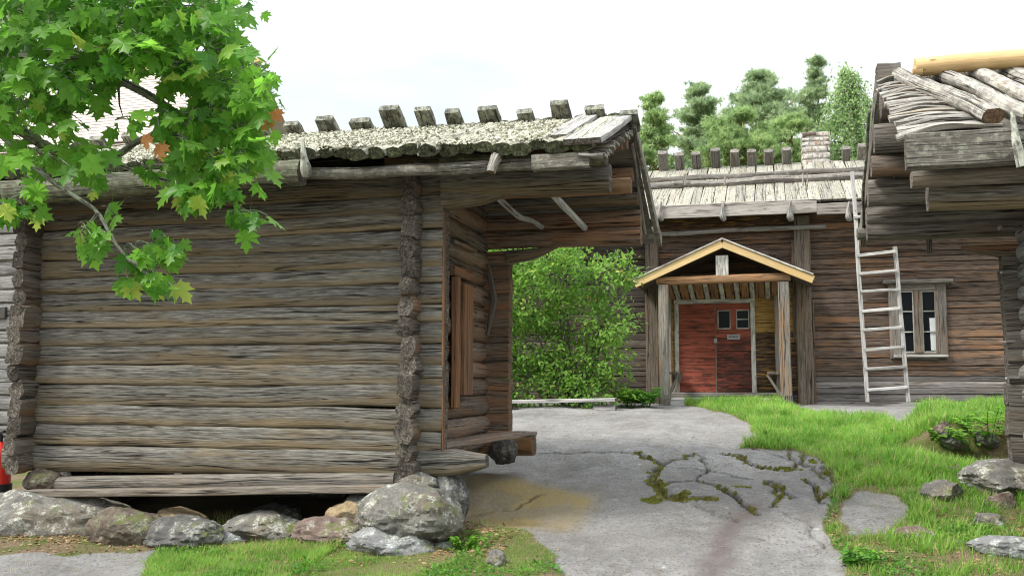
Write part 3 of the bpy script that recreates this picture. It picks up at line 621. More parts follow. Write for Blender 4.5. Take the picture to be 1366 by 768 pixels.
m = MB(); m.sweep(None, None, .035, .035, 'round', n=18, pts=[P(843, 190, 9.75), P(849, 225, 10.2), P(853, 262, 10.6), P(861, 312, 11.2)], rough=.06, k=8); m.build('hanging_stick', ['bleached', 'end_grey'], sh)
m = MB(); m.sweep((PX(846, 11.3), 11.35, PZ(846, 312, 11.35)), (PX(883, 11.35), 11.35, PZ(883, 310, 11.35)), .14, .13, 'hewn', n=8, rough=.02); m.build('rear_eave_log', ['eave_beam', 'end_grey'], sh)
# eave poles
m = MB(); m.sweep((XL - .8, EY + .0, EZ - .20), (PX(398, EY), EY + .0, EZ - .17), .2, .24, 'round', n=30, rough=.02, wob=.006); m.build('eave_log', ['eave_log', 'end_grey'], sh)
m = MB(); m.sweep((PX(396, EY + .12), EY + .14, EZ - .15), (PX(770, EY + .12), EY + .14, EZ - .2), .09, .11, 'round', n=36, rough=.03, wob=.008); m.build('eave_pole', ['eave_beam', 'end_grey'], sh)
m = MB(); m.sweep((PX(712, EY + .1), EY + .08, EZ - .19), (PX(790, EY + .1), EY + .08, EZ - .19), .1, .13, 'rect', n=12, rough=.02); m.build('eave_pole', ['eave_beam', 'end_grey'], sh)
m = MB(); m.sweep(None, None, .05, .05, 'round', n=14, pts=[P(404, 186, EY - .12), P(405, 205, EY - .13), P(407, 222, EY - .12), P(409, 234, EY - .06)], tap=(.6, 1, 1.3, 2.0, 1.7), rough=.06, k=8); m.build('eave_hook', ['bark', 'end_grey'], sh)
m = MB(); m.sweep(None, None, .10, .09, 'round', n=10, pts=[P(664, 206, EY + .3), P(660, 214, EY - .06), P(655, 230, EY - .1)], tap=(.8, 1.1, .7), rough=.12, lump=.08, k=9); m.build('eave_hook', ['birch_bark', 'end_brown'], sh)
m = MB(); m.sweep(P(557, 190, EY - .04), P(558, 208, EY - .04), .012, .012, 'round', n=3, k=5); m.build('iron_nail', ['plate', 'plate'], sh)
# ridge blocks: ends of the rear roof logs that stand up over the ridge
bd = Vector((0, -math.cos(R(35)), math.sin(R(35))))
for px, hp, wp in ((120, 20, 20), (165, 22, 22), (210, 20, 24), (255, 24, 22), (300, 20, 22), (342, 20, 22), (384, 20, 24), (430, 24, 27), (476, 18, 30), (521, 33, 30), (564, 29, 24), (602, 24, 21), (650, 25, 28), (698, 18, 22), (747, 27, 25), (793, 18, 26), (838, 9, 24)):
    X = PX(px + 6, RY) ; w = wp * 9.9 / F; L = hp * 9.9 / F / math.sin(R(35)) * .72
    b0 = Vector((X, RY - .0, rz(X) + .03)); m = MB()
    m.sweep(b0 - bd * .15, b0 + bd * L, w, .075, 'rect', n=6, rough=.03, lump=.03, tap=(1, 1.02, rng.uniform(.93, 1.05))); m.build('ridge_block', ['block', 'block'], sh)

# ------------------------------------------------------------------ right storehouse
s2 = empty('log_storehouse', (4.2, 9.4, .3), 'dark storehouse at the right edge, bark covered roof poles under a fresh yellow ridge log', 'storehouse', 'low log storehouses with overhanging roofs')
X2 = 2.36; X2E = 1.03; YF2 = 8.35; YB2 = 10.4; XR2 = 7.0
m = MB(); logwall(m, (2.17, YB2), (2.36, YB2), .80, 2.86, 'rect', .17, hs=np.array([.27, .29, .2, .22, .27, .22, .2, .2, .19]), ends=(.0, .1), endj=.012, tint=.9)
m.build('corner_stub', ['log_shed', 'end_grey'], s2)
for z in (1.62, 1.97, 2.64):
    m = MB(); m.sweep((2.15, YB2 - .1, z), (2.3, YB2 - .07, z + .005), .04, .018, 'rect'); m.build('wedge_strip', ['silver', 'silver'], s2)
m = MB(); logwall(m, (X2 + .02, YF2), (X2 + .02, YB2), .78, 3.1, 'round', .2, course=.2, ends=(.2, -.1)); m.build('gable_wall', ['wall_light', 'end_grey'], s2)
m = MB(); logwall(m, (X2, YF2), (XR2, YF2), .8, 3.2, 'hewn', .18, course=.21); m.build('front_wall', ['log_shed', 'end_grey'], s2)
m = MB(); logwall(m, (X2, YB2), (XR2, YB2), .8, 3.2, 'hewn', .18, course=.21, k=8); m.build('rear_wall', ['log_shed', 'end_grey'], s2)
m = MB(); logwall(m, (XR2 - .1, YF2), (XR2 - .1, YB2), .8, 3.2, 'round', .18, course=.21, k=8); m.build('gable_wall', ['log_shed', 'end_grey'], s2)
def zz2(py, Y, px=1290): return PZ(px, py, Y)
beam(s2, (PX(1226, 8.15), 8.15, zz2(236, 8.15)), (5.5, 8.15, zz2(236, 8.15)), .16, .13, 'log_shed')
beam(s2, (PX(1247, YF2), YF2, zz2(262, YF2)), (5.5, YF2, zz2(262, YF2)), .2, .22, 'log_grey')
m = MB(); m.sweep(None, None, .17, .16, 'hewn', n=14, pts=[(PX(1290, YB2), YB2 - .02, zz2(331, YB2)), (PX(1330, YB2), YB2 - .02, zz2(336, YB2)), (X2 + .2, YB2 - .02, zz2(338, YB2))], tap=(.25, .8, 1), rough=.01); m.build('bracket', ['log_brown', 'end_brown'], s2)
beam(s2, (PX(1163, YB2), YB2, zz2(310, YB2, 1165)), (5.5, YB2, zz2(310, YB2, 1165)), .2, .17, 'log_shed')
beam(s2, (PX(1163, YB2), YB2, zz2(289, YB2, 1165)), (5.5, YB2, zz2(289, YB2, 1165)), .21, .19, 'log_shed')
beam(s2, (PX(1166, YB2 - .3), YB2 - .3, zz2(258, YB2 - .3, 1165)), (5.5, YB2 - .3, zz2(258, YB2 - .3, 1165)), .21, .26, 'log_shed', name='purlin')
beam(s2, (PX(1172, 9.9), 9.9, zz2(222, 9.9, 1170)), (5.5, 9.9, zz2(222, 9.9, 1170)), .2, .2, 'log_gable', name='purlin')
beam(s2, (PX(1177, 9.5), 9.5, zz2(185, 9.5, 1175)), (5.5, 9.5, zz2(185, 9.5, 1175)), .2, .26, 'log_shed', name='purlin')
beam(s2, (PX(1187, 9.15), 9.1, zz2(140, 9.1, 1185)), (5.5, 9.1, zz2(140, 9.1, 1185)), .18, .22, 'log_shed', name='purlin')
for (y, py, px) in ((8.9, 150, 1190), (8.62, 165, 1194), (8.3, 182, 1201), (8.05, 198, 1206)):
    beam(s2, (X2E + .06, y, PZ(px, py, y)), (2.4, y, PZ(px, py, y)), .13, .13, 'log_brown', 'end_grey', 'round', name='purlin', n=10)
RY2, RZ2, EY2, EZ2, BY2, BZ2 = 9.2, 4.30, 7.85, 3.47, 11.3, 3.2
m = MB()
m.add([(X2E, EY2 + .05, EZ2 - .03), (XR2, EY2 + .05, EZ2 - .03), (XR2, RY2, RZ2 - .04), (X2E, RY2, RZ2 - .04), (XR2, BY2, BZ2), (X2E, BY2, BZ2)], [(0, 1, 2, 3), (3, 2, 4, 5)])
m.add([(X2E, EY2 + .05, EZ2 - .06), (XR2, EY2 + .05, EZ2 - .06), (XR2, RY2, RZ2 - .07), (X2E, RY2, RZ2 - .07), (XR2, BY2, BZ2 - .03), (X2E, BY2, BZ2 - .03)], [(3, 2, 1, 0), (5, 4, 2, 3)])
m.build('roof', ['log_shed', 'log_shed'], s2)
m = MB()
for i in range(24):   # overlapping sheets of birch bark at the verge
    t = (i + .5) / 24; y = EY2 + .02 + (RY2 - EY2) * t; z = EZ2 - .0 + (RZ2 - EZ2) * t
    x1_ = X2E + .1 + .38 * (1 - t)
    m.sweep(None, None, .05, .035, 'rect', n=12, pts=[(X2E - .06 + rng.uniform(-.02, .02), y, z + rng.uniform(-.04, .01)), ((X2E + x1_) / 2, y, z + .03 + rng.uniform(-.015, .02)), (x1_ + .2, y + .02, z + .02)], rough=.12, wob=.014, lump=.07, up=(0, -.5, .86))
m.build('bark_sheets', ['birch_bark', 'birch_bark'], s2)
for i in range(15):
    xt = 1.17 + i * .285 + rng.uniform(-.02, .02); xb = xt + .45; w = rng.uniform(.14, .175)
    eb = rng.uniform(0, .08) if i else .0
    m = MB(); m.sweep((xb, EY2 + .02 + eb, EZ2 + .09), (xt, RY2 + .05, RZ2 + .06), w, w * .85, 'round', n=26, wob=.012, rough=.05, lump=.035, k=11); m.build('roof_pole', ['bark_pole', 'end_brown'], s2)
m = MB()
x = X2E
while x < XR2: m.sweep((x, RY2, RZ2), (x + .05, BY2, BZ2 + .03), .17, .12, 'round', n=8, rough=.03, k=8); x += .16
m.build('rear_roof', ['bark_pole', 'end_grey'], s2)
m = MB(); m.sweep((X2E - .02, EY2, PZ(1215, 204, EY2) + .005), (5.6, EY2, PZ(1215, 202, EY2) + .02), .13, .27, 'rect', n=40, rough=.012, wob=.005); m.build('eave_beam', ['eave_beam', 'end_grey'], s2)
m = MB(); m.sweep((PX(1236, 9.1), 9.05, PZ(1236, 89, 9.05)), (5.9, 9.1, PZ(1236, 88, 9.05) + .02), .165, .165, 'round', n=40, rough=.015, wob=.006, tap=(1.0, 1.04)); m.build('ridge_log', ['new_log', 'end_new'], s2)
m = MB(); m.sweep((PX(1232, 9.1), 9.04, PZ(1232, 97, 9.05)), (PX(1245, 9.1), 9.04, PZ(1240, 97, 9.05)), .12, .08, 'round', n=5, rough=.05); m.build('ridge_log_notch', ['new_log', 'end_new'], s2)
m = MB(); m.sweep((PX(1184, 9.3), 9.3, PZ(1194, 100, 9.3)), (PX(1216, 9.3), 9.3, PZ(1200, 100, 9.3)), .18, .2, 'rect', n=6, rough=.03, lump=.02); m.build('ridge_block', ['log_shed', 'end_grey'], s2)
m = MB(); m.sweep((X2E - .03, RY2 + .1, RZ2 + .02), (X2E - .05, BY2, BZ2 - .05), .06, .2, 'rect', n=20, rough=.03, wob=.006, lump=.03); m.build('barge_board', ['log_shed', 'end_grey'], s2)
m = MB(); m.sweep(None, None, .03, .03, 'round', n=24, pts=[(X2E - .09, RY2 + .3, RZ2 - .2), (X2E - .1, 10.2, 3.7), (X2E - .09, BY2 - .2, BZ2 - .05)], rough=.1, wob=.012, k=8); m.build('hanging_stick', ['bark', 'end_grey'], s2)
m = MB(); m.sweep((PX(1150, 11.0), 11.0, PZ(1150, 312, 11.0)), (1.5, 11.0, PZ(1150, 312, 11.0)), .15, .13, 'hewn', n=8, rough=.03); m.build('rear_eave_log', ['eave_beam', 'end_grey'], s2)
m = MB(); m.sweep(None, None, .06, .05, 'round', n=14, pts=[P(1350, 150, EY2 - .1), P(1356, 190, EY2 - .14), P(1364, 222, EY2 - .12)], tap=(.5, 1, 1.5), rough=.06, k=8); m.build('eave_hook', ['bark', 'end_grey'], s2)
m = MB(); m.sweep(None, None, .045, .045, 'round', n=12, pts=[P(1334, 304, 9.2), P(1350, 303, 9.3), P(1372, 306, 9.4)], tap=(1.2, .9, 1.2), rough=.06, k=8); m.build('wall_peg', ['log_shed', 'end_grey'], s2)
m = MB(); m.box(PX(1243, YB2 + .2), PX(1250, YB2 + .2), YB2 + .15, YB2 + .2, PZ(1245, 338, YB2 + .2), PZ(1245, 318, YB2 + .2)); m.build('hanging_peg', ['log_shed', 'end_grey'], s2)

# ------------------------------------------------------------------ farmhouse
fh = empty('farmhouse', (0, 22.6, 1.15), 'long brown log farmhouse with red double door, yellow edged porch and stone chimney', 'farmhouse')
FY = 20.0; FX0, FX1 = -9.5, 6.2; FZ0 = 1.1; FZ1 = PZ(1000, 287, FY - .1)
winx0, winx1 = PX(1203, FY), PX(1252, FY); winz0, winz1 = PZ(1228, 470, FY), PZ(1228, 388, FY)
dx0, dx1 = PX(907, FY), PX(1003, FY); dz0, dz1 = PZ(955, 523, FY), PZ(955, 405, FY)
seg_mats = {}
mg = MB(); mb_ = MB(); ml = MB()
z = FZ0; split = PX(870, FY)
while z < FZ1:
    h = rng.uniform(.075, .16)
    zc = z + h / 2; opens = []
    if zc > winz0 - .12 and zc < winz1 + .05: opens.append((winx0 - .02, winx1 + .02))
    if zc < dz1 + .05: opens.append((dx0 - .02, dx1 + .02))
    segs = [(FX0, split)]; cur = split
    for a, b in sorted(opens): segs.append((cur, a)); cur = b
    segs.append((cur, FX1))
    for i, (a, b) in enumerate(segs):
        tgt = mg if i == 0 else (ml if z < FZ0 + .5 and a > -1 else mb_)
        yy = FY + .07 + rng.uniform(-.012, .012)
        tgt.sweep((a, yy, zc), (b, yy, zc + rng.uniform(-.008, .008)), .14, h * 1.0, 'flat', n=max(3, int((b - a) / .3)), wob=.004, rough=.03, k=10, tint=rng.uniform(.6, 1.35))
    z += h
mb_.build('front_wall', ['far_wall', 'end_brown'], fh); mg.build('front_wall', ['far_wall_grey', 'end_brown'], fh); ml.build('sill_logs', ['far_sill', 'end_grey'], fh)
m = MB()
for X in (FX0, FX1): logwall(m, (X, FY + .1), (X, FY + 5), FZ0, FZ1, 'hewn', .16, course=.2, k=8)
logwall(m, (FX0, FY + 5), (FX1, FY + 5), FZ0, FZ1, 'hewn', .16, course=.2, k=8)
m.build('rear_and_gable_walls', ['far_wall_grey', 'end_brown'], fh)
# a horizontal thin splinter board and patch on the right part
m = MB(); m.box(PX(1279, FY), PX(1340, FY), FY - .04, FY - .015, PZ(1300, 365, FY), PZ(1300, 332, FY), tint=1.25); m.build('wall_patch', ['yellow_trim', 'end_brown'], fh) if False else None
# roof
fRY, fRZ = 22.6, PZ(1000, 222, 22.6); fEY, fEZ = 19.35, PZ(1000, 272, 19.35)
m = MB(); x = FX0 - .5
while x < FX1 + .5:
    w = rng.uniform(.17, .26); m.sweep((x + w / 2, fEY - rng.uniform(-.02, .03), fEZ + rng.uniform(-.01, .015)), (x + w / 2 + rng.uniform(-.02, .02), fRY, fRZ), w * .95, .045, 'rect', n=8, rough=.012, wob=.004, tint=rng.uniform(.75, 1.2)); x += w
m.build('roof', ['roof_far', 'end_grey'], fh)
m = MB(); m.add([(FX0 - .5, fEY + .1, fEZ - .07), (FX1 + .5, fEY + .1, fEZ - .07), (FX1 + .5, fRY, fRZ - .07), (FX0 - .5, fRY, fRZ - .07), (FX1 + .5, 25.9, fEZ - .1), (FX0 - .5, 25.9, fEZ - .1)], [(0, 1, 2, 3), (3, 2, 4, 5)])
m.build('roof_underlay', ['far_wall_grey', 'far_wall_grey'], fh)
for X in (FX0 + .05, FX1 - .05):
    m = MB(); m.add([(X - .1, FY, FZ1 - .1), (X - .1, FY + 5.1, FZ1 - .1), (X - .1, fRY, fRZ - .1), (X + .1, FY, FZ1 - .1), (X + .1, FY + 5.1, FZ1 - .1), (X + .1, fRY, fRZ - .1)], [(0, 2, 1), (3, 4, 5)]); m.build('gable', ['far_wall_grey', 'far_wall_grey'], fh)
def roofpt(px, py):   # a point on the farmhouse roof plane
    d = ray(px, py); n = Vector((0, -(fRZ - fEZ), fRY - fEY)).normalized(); p0 = Vector((0, fEY, fEZ + .07)); return EYE + d * ((p0 - EYE).dot(n) / d.dot(n))
for (a, b, r_) in (((866, 241), (1180, 226), .13), ((866, 246), (1180, 238), .17)):
    pass
q = roofpt(1000, 234); m = MB(); m.sweep((FX0, q.y, q.z), (FX1, q.y, q.z), .12, .13, 'round', n=60, rough=.03, wob=.012, k=9); m.build('roof_pole', ['far_block', 'end_grey'], fh)
q = roofpt(1000, 243); m = MB(); m.sweep((FX0, q.y, q.z), (FX1, q.y, q.z + .02), .17, .17, 'round', n=60, rough=.03, wob=.012, k=9); m.build('roof_pole', ['far_block', 'end_grey'], fh)
for px in (912, 914, 967, 1071, 1077):
    a = roofpt(px, 250); m = MB(); m.sweep((a.x, a.y - .1, a.z + .02), (a.x + .01, a.y + .1, a.z + .3), .03, .03, 'round', n=4, k=6, rough=.05); m.build('pole_peg', ['far_block', 'end_grey'], fh)
for px, w, hp in ((792, 13, 18), (822, 13, 18), (852, 13, 18), (890, 13, 22), (912, 13, 19), (935, 12, 19), (961, 13, 22), (987, 12, 19), (1010, 12, 18), (1033, 12, 17), (1057, 12, 18), (1138, 11, 15), (1160, 12, 17), (1190, 12, 17), (1220, 12, 17), (1250, 12, 17), (1280, 12, 17)):
    X = PX(px, fRY); m = MB(); b0 = Vector((X, fRY, fRZ + .0)); L = hp * 22 / F / math.sin(R(50)); dd = Vector((0, -math.cos(R(50)), math.sin(R(50))))
    m.sweep(b0 - dd * .1, b0 + dd * L * 1.0, w * 22.2 / F, .17, 'hewn', n=5, rough=.03, lump=.02, k=10); m.build('ridge_block', ['far_block', 'far_block'], fh)
m = MB(); m.box(FX0 - .5, PX(1096, fEY), fEY - .1, fEY - .03, PZ(950, 289, fEY - .1), PZ(950, 271, fEY - .1), n=30, rough=.008, wob=.004); m.build('eave_board', ['eave_pale', 'end_grey'], fh)
m = MB(); m.box(PX(1096, fEY), FX1 + .5, fEY - .1, fEY - .03, PZ(1150, 284, fEY - .1), PZ(1150, 269, fEY - .1), n=20, rough=.008, wob=.004); m.build('eave_board', ['eave_pale', 'end_grey'], fh)
for px in (881, 964, 1054, 1132):
    y = fEY - .13; m = MB(); m.sweep(None, None, .07, .07, 'round', n=12, pts=[P(px + 1, 269, y), P(px - 1, 280, y - .02), P(px, 290, y), P(px + 2, 293, y + .05)], tap=(.5, .8, 1.0, 1.9, 1.5), rough=.06, k=8); m.build('eave_hook', ['bleached', 'end_grey'], fh)
m = MB(); m.box(PX(882, FY), PX(1064, FY), FY - .05, FY - .0, PZ(970, 302, FY), PZ(970, 290, FY), tint=1.1); m.build('frieze_board', ['ochre_worn', 'end_brown'], fh)
m = MB(); m.sweep(P(872, 312, FY - .25), P(1102, 302, FY - .25), .09, .09, 'round', n=40, rough=.05, wob=.012, k=9); m.build('wall_pole', ['bleached', 'end_grey'], fh)
for a, b in ((862, 880), (1064, 1086)):
    m = MB(); m.box(PX(a, FY - .2), PX(b, FY - .2), FY - .2, FY + .05, .95, PZ(a, 288, FY - .2), n=20, rough=.01, wob=.004); m.build('wall_post', ['far_post', 'end_grey'], fh)
m = MB(); m.box(PX(1060, FY - .1), PX(1064, FY - .1), FY - .1, FY, 2.4, PZ(1060, 320, FY), tint=1.2); m.box(PX(1086.5, FY - .1), PX(1089, FY - .1), FY - .1, FY, 1.1, PZ(1090, 400, FY), tint=1.); m.build('post_trim', ['far_wall', 'end_brown'], fh)
# chimney
m = MB(); cy = 22.9; c0, c1 = PX(1078, cy), PX(1116, cy); cz0, cz1 = fRZ - .4, PZ(1097, 182, cy)
m.box(c0 + .03, c1 - .03, cy - .25, cy + .3, cz0, cz1 - .02, rough=.01, n=6); ch = m.build('chimney', ['mortar', 'mortar'], fh)
m = MB(); z = fRZ - .05
while z < cz1 - .04:
    h = rng.uniform(.09, .16); x = c0
    while x < c1 - .04:
        w = min(rng.uniform(.14, .34), c1 - x); m.sweep((x + .01, cy - .23, z + h / 2), (x + w - .012, cy - .23, z + h / 2 + rng.uniform(-.01, .01)), .1, h * .8, 'hewn', n=4, rough=.05, lump=.03, k=10, tint=rng.uniform(.7, 1.2)); x += w
    for sx in (c0 + .02, c1 - .02):
        m.sweep((sx, cy - .2, z + h / 2), (sx, cy + .26, z + h / 2), .06, h * .8, 'hewn', n=4, rough=.05, lump=.03, k=10)
    z += h
m.build('chimney_stones', ['chim', 'chim'], ch)
m = MB(); m.sweep((c0 + .02, cy - .2, cz1), (c1 - .3, cy - .2, cz1 + .01), .2, .1, 'hewn', n=5, rough=.05, lump=.03); m.build('chimney_top_stone', ['st_red', 'st_red'], ch)
# window
wy = FY - .06
m = MB()
X0, X1, Z0, Z1 = winx0 - .19, winx1 + .19, PZ(1228, 478, FY), PZ(1228, 380, FY)
m.box(X0, winx0, wy, wy + .08, Z0, Z1, n=8, rough=.006); m.box(winx1, X1, wy, wy + .08, Z0, Z1, n=8, rough=.006); m.box(winx0, winx1, wy + .004, wy + .076, winz1, Z1, n=6); m.box(winx0, winx1, wy + .004, wy + .076, winz0 - .14, winz0 - .0, n=6)
win = m.build('window', ['frame_grey', 'end_grey'], fh, label='window of two casements with six dark panes')
m = MB(); m.sweep((PX(1182, wy), wy - .02, Z1 + .06), (PX(1276, wy), wy - .02, Z1 + .06), .16, .07, 'rect', n=8, rough=.01); m.box(X0 - .05, X1 + .05, wy - .01, wy + .07, Z1, Z1 + .03); m.build('window_cornice', ['frame_grey', 'end_grey'], win)
m = MB(); m.box(X0 + .05, X1 - .02, wy - .07, wy + .0, winz0 - .09, winz0 - .05, n=6); m.build('window_sill', ['white_old', 'end_grey'], win)
m = MB(); xm = PX(1227.5, FY); m.box(xm - .07, xm + .07, wy - .01, wy + .05, winz0, winz1, n=8, rough=.01); m.box(X1 - .21, X1 - .15, wy - .008, wy - .001, winz0, winz1, n=8, rough=.02); m.build('mullion', ['far_post', 'end_grey'], win)
for a, b in ((winx0, xm - .07), (xm + .07, winx1)):
    m = MB(); dz = (winz1 - winz0) / 3; t = .022
    m.box(a, a + t, wy + .02, wy + .05, winz0, winz1); m.box(b - t, b, wy + .02, wy + .05, winz0, winz1)
    for k in range(4):
        zc = winz0 + dz * k + (t if k == 0 else (-t if k == 3 else 0)) * .5; m.box(a + t, b - t, wy + .022, wy + .048, zc - t * .5, zc + t * .5)
    m.build('casement', ['white_old', 'white_old'], win)
m = MB(); m.box(winx0, winx1, wy + .056, wy + .062, winz0, winz1); m.build('pane', ['glass', 'glass'], win)
m = MB(); m.sweep(None, None, .12, .008, 'rect', n=12, pts=[((PX(1248.5, FY)), wy + .053, winz0 + .04), (PX(1247.5, FY), wy + .053, PZ(1245, 424, FY))], rough=.03, up=(0, -1, 0)); m.build('curtain', ['curtain', 'curtain'], win)
# porch
py_ = 18.7; pz0 = PZ(968, 533, py_)
apx, apz = PX(967, 18.55), PZ(967, 325, 18.55)
el, er, ez = PX(848, 18.55), PX(1089, 18.55), PZ(967, 376, 18.55)
m = MB()
for e in (el, er):
    d = np.array((apx - e, 0, apz - ez)); L = np.hypot(d[0], d[2])
    for k in range(7):
        y = 18.6 + k * .21; m.sweep((e, y + .1, ez), (apx, y + .1, apz), .205, .03, 'rect', n=6, rough=.005)
porch = m.build('porch', ['far_post', 'end_brown'], fh)
m = MB()
for e in (el, er): m.sweep((e, 18.56, ez + .0), (apx + (.0), 18.56, apz + .0), .05, .14, 'rect', n=8, rough=.003)
m.build('verge_trim', ['yellow_trim', 'yellow_trim'], porch)
m = MB()
for e in (el, er): m.sweep((e + (.0), 18.57, ez + .095), (apx, 18.57, apz + .095), .12, .028, 'rect', n=6)
m.build('verge_cap', ['white_old', 'white_old'], porch)
tz = PZ(967, 373, py_)
m = MB(); m.sweep((PX(878, py_), py_, tz), (PX(1058, py_), py_, tz + .02), .14, .16, 'hewn', n=16, rough=.01); m.build('tie_beam', ['log_orange', 'end_brown'], porch)
m = MB(); m.box(PX(958, py_), PX(975, py_), py_ - .06, py_ + .06, tz + .08, PZ(966, 341, py_), n=4); m.build('king_post', ['white_old', 'end_grey'], porch)
for (a, b, lab) in ((880, 893, 0), (1041, 1056, 1)):
    xx = (PX(a, py_) + PX(b, py_)) / 2; w = PX(b, py_) - PX(a, py_); m = MB()
    m.sweep((xx, py_, 1.12), (xx, py_, tz - .07), w, .16, 'rect', n=22, rough=.015, wob=.004, up=(0, 1, 0)); po = m.build('porch_post', ['post_grey', 'end_grey'], porch)
    m = MB(); m.sweep((xx, py_, 1.08), (xx, py_, 1.32), w * 1.1, .19, 'rect', n=5, rough=.04, lump=.02, up=(0, 1, 0)); m.build('post_foot', ['eave_beam' if not lab else 'log_shed', 'end_grey'], po)
for a, b in ((892, 897), (1035, 1041)):
    xx0, xx1 = PX(a, FY - .15), PX(b, FY - .15); m = MB(); m.box(xx0, xx1, FY - .22, FY - .1, 1.15, tz, n=10, rough=.01); m.build('rear_post', ['post_grey', 'end_grey'], porch)
m = MB(); cz = tz + .03
x = PX(884, py_); xe = PX(1054, py_); ml_ = MB()
k = 0
nb = 16; wd = (xe - x) / nb
for k in range(nb):
    xc_ = x + (k + .5) * wd; o_ = -.02 if k % 2 else 0; (ml_ if k % 2 else m).sweep((xc_, py_ + .08, cz + .02 + o_), (xc_, FY - .05, PZ(967, 398, FY) + o_), wd - (.06 if k % 2 else 0), .03, 'rect')
m.build('ceiling', ['log_orange', 'end_brown'], porch); ml_.build('ceiling_battens', ['white_old', 'white_old'], porch)
# ochre back wall beside the door, in boards
def boards(name, xa, xb, za, zb, y, mats, thick=.03, parent=fh):
    m = MB(); z = za; i = 0
    while z < zb - .02:
        h = min(rng.uniform(.11, .15), zb - z); m.box(xa, xb, y - thick, y, z + .003, z + h - .004, n=6, rough=.004, mi=0 if z > za + (zb - za) * mats[2] else 1, cmi=1, tint=rng.uniform(.85, 1.15)); z += h
    return m.build(name, mats[:2], parent)
boards('ochre_boards', PX(892, FY), PX(902, FY), dz0, cz, FY - .02, ['ochre', 'ochre_worn', .15])
boards('ochre_boards', PX(1009, FY), PX(1064, FY), dz0, cz, FY - .02, ['ochre', 'ochre_worn', .52])
boards('ochre_boards', PX(902, FY), PX(1009, FY), dz1 + .1, cz, FY - .02, ['ochre', 'ochre_worn', 0])
# door
m = MB(); fy = FY - .06
m.box(dx0 - .09, dx0, fy - .03, fy + .06, dz0, dz1, n=6, rough=.006); m.box(dx1, dx1 + .09, fy - .03, fy + .06, dz0, dz1, n=6, rough=.006); m.box(dx0 - .09, dx1 + .09, fy - .032, fy + .06, dz1 + .002, dz1 + .09, n=6)
df = m.build('door_frame', ['white_old', 'white_old'], fh)
dm = PX(956, FY)
def leaf(xa, xb, mats, cut=None):
    m = MB(); z = dz0
    bh = (dz1 - dz0) / 13
    for i in range(13):
        segs = [(xa, xb)]
        if cut and z + bh * .5 > cut[2] and z + bh * .5 < cut[3]: segs = [(xa, cut[0]), (cut[1], xb)]
        for a, b in segs: m.box(a + .004, b - .004, fy - .0, fy + .04, z + .002, z + bh - .002, n=5, rough=.004, mi=0 if i > 7 or mats[0] == mats[1] else 1, tint=rng.uniform(.88, 1.12))
        z += bh
    return m
bh = (dz1 - dz0) / 13
dl = leaf(dx0, dm, ['red', 'red']).build('door', ['red', 'red'], fh, label='red painted left door leaf of horizontal boards')
wz0, wz1 = dz0 + 9 * bh, dz0 + 12 * bh + .0; wxa, wxb = PX(959, FY), PX(1001.5, FY)
dr = leaf(dm, dx1, ['red', 'red_worn'], (wxa, wxb, wz0, wz1)).build('door', ['red', 'red_worn'], fh, label='right door leaf with two small windows and worn red paint')
m = MB(); xq = (wxa + wxb) / 2
m.box(xq - .055, xq + .055, fy - .005, fy + .035, wz0, wz1); m.box(wxa - .01, wxb + .01, fy - .006, fy + .034, wz1, wz1 + .03); m.box(wxa, wxb, fy - .004, fy + .034, wz0 - .02, wz0 + .03); m.build('window_surround', ['red', 'red'], dr)
m = MB()
for a, b in ((wxa, xq - .055), (xq + .055, wxb)):
    t = .018; zz0, zz1 = wz0 + .03, wz1
    m.box(a, a + t, fy - .008, fy + .01, zz0, zz1); m.box(b - t, b, fy - .008, fy + .01, zz0, zz1); m.box(a + t, b - t, fy - .007, fy + .01, zz0, zz0 + t); m.box(a + t, b - t, fy - .007, fy + .01, zz1 - t, zz1)
    if a > xq: m.box(a + t, b - t, fy - .007, fy + .01, (zz0 + zz1) / 2 - .01, (zz0 + zz1) / 2 + .01)
m.build('pane_frame', ['white_old', 'white_old'], dr)
m = MB(); m.box(wxa, wxb, fy + .014, fy + .022, wz0, wz1); m.build('pane', ['glass', 'glass'], dr)
m = MB(); sz = wz0 - .13; xs0 = PX(980, FY); m.sweep((xs0 - .125, fy - .008, sz), (xs0 + .125, fy - .008, sz), .012, .1, 'rect', n=3); pl = m.build('name_plate', ['plate', 'plate'], dr)
m = MB()
for i in range(7): m.box(xs0 - .09 + i * .026, xs0 - .078 + i * .026 + rng.uniform(0, .006), fy - .018, fy - .0145, sz - .012, sz + .018)
m.build('worn_lettering', ['iron', 'iron'], pl)
m = MB(); m.box(dm - .03, dm + .03, fy - .02, fy + .0, dz0 + .98, dz0 + 1.07); m.sweep((dm, fy - .05, dz0 + 1.0), (dm + .05, fy - .05, dz0 + 1.0), .02, .02, 'round', n=3, k=6); m.build('latch', ['plate', 'plate'], dl)
m = MB(); m.box(dm - .012, dm + .012, fy - .012, fy - .001, dz0, dz1, n=8, rough=.01); m.build('centre_strip', ['far_post', 'far_post'], dl)
m = MB(); m.box(PX(895, FY), PX(1040, FY), FY - .35, FY + .02, dz0 - .12, dz0 - .0, n=6, rough=.01); m.build('doorstep', ['far_sill', 'end_grey'], fh)
m = MB(); m.box(PX(893, py_), PX(1041, py_), py_ + .05, FY - .36, 1.05, dz0 - .1, n=6, rough=.01); m.build('porch_floor', ['silver', 'end_grey'], porch)
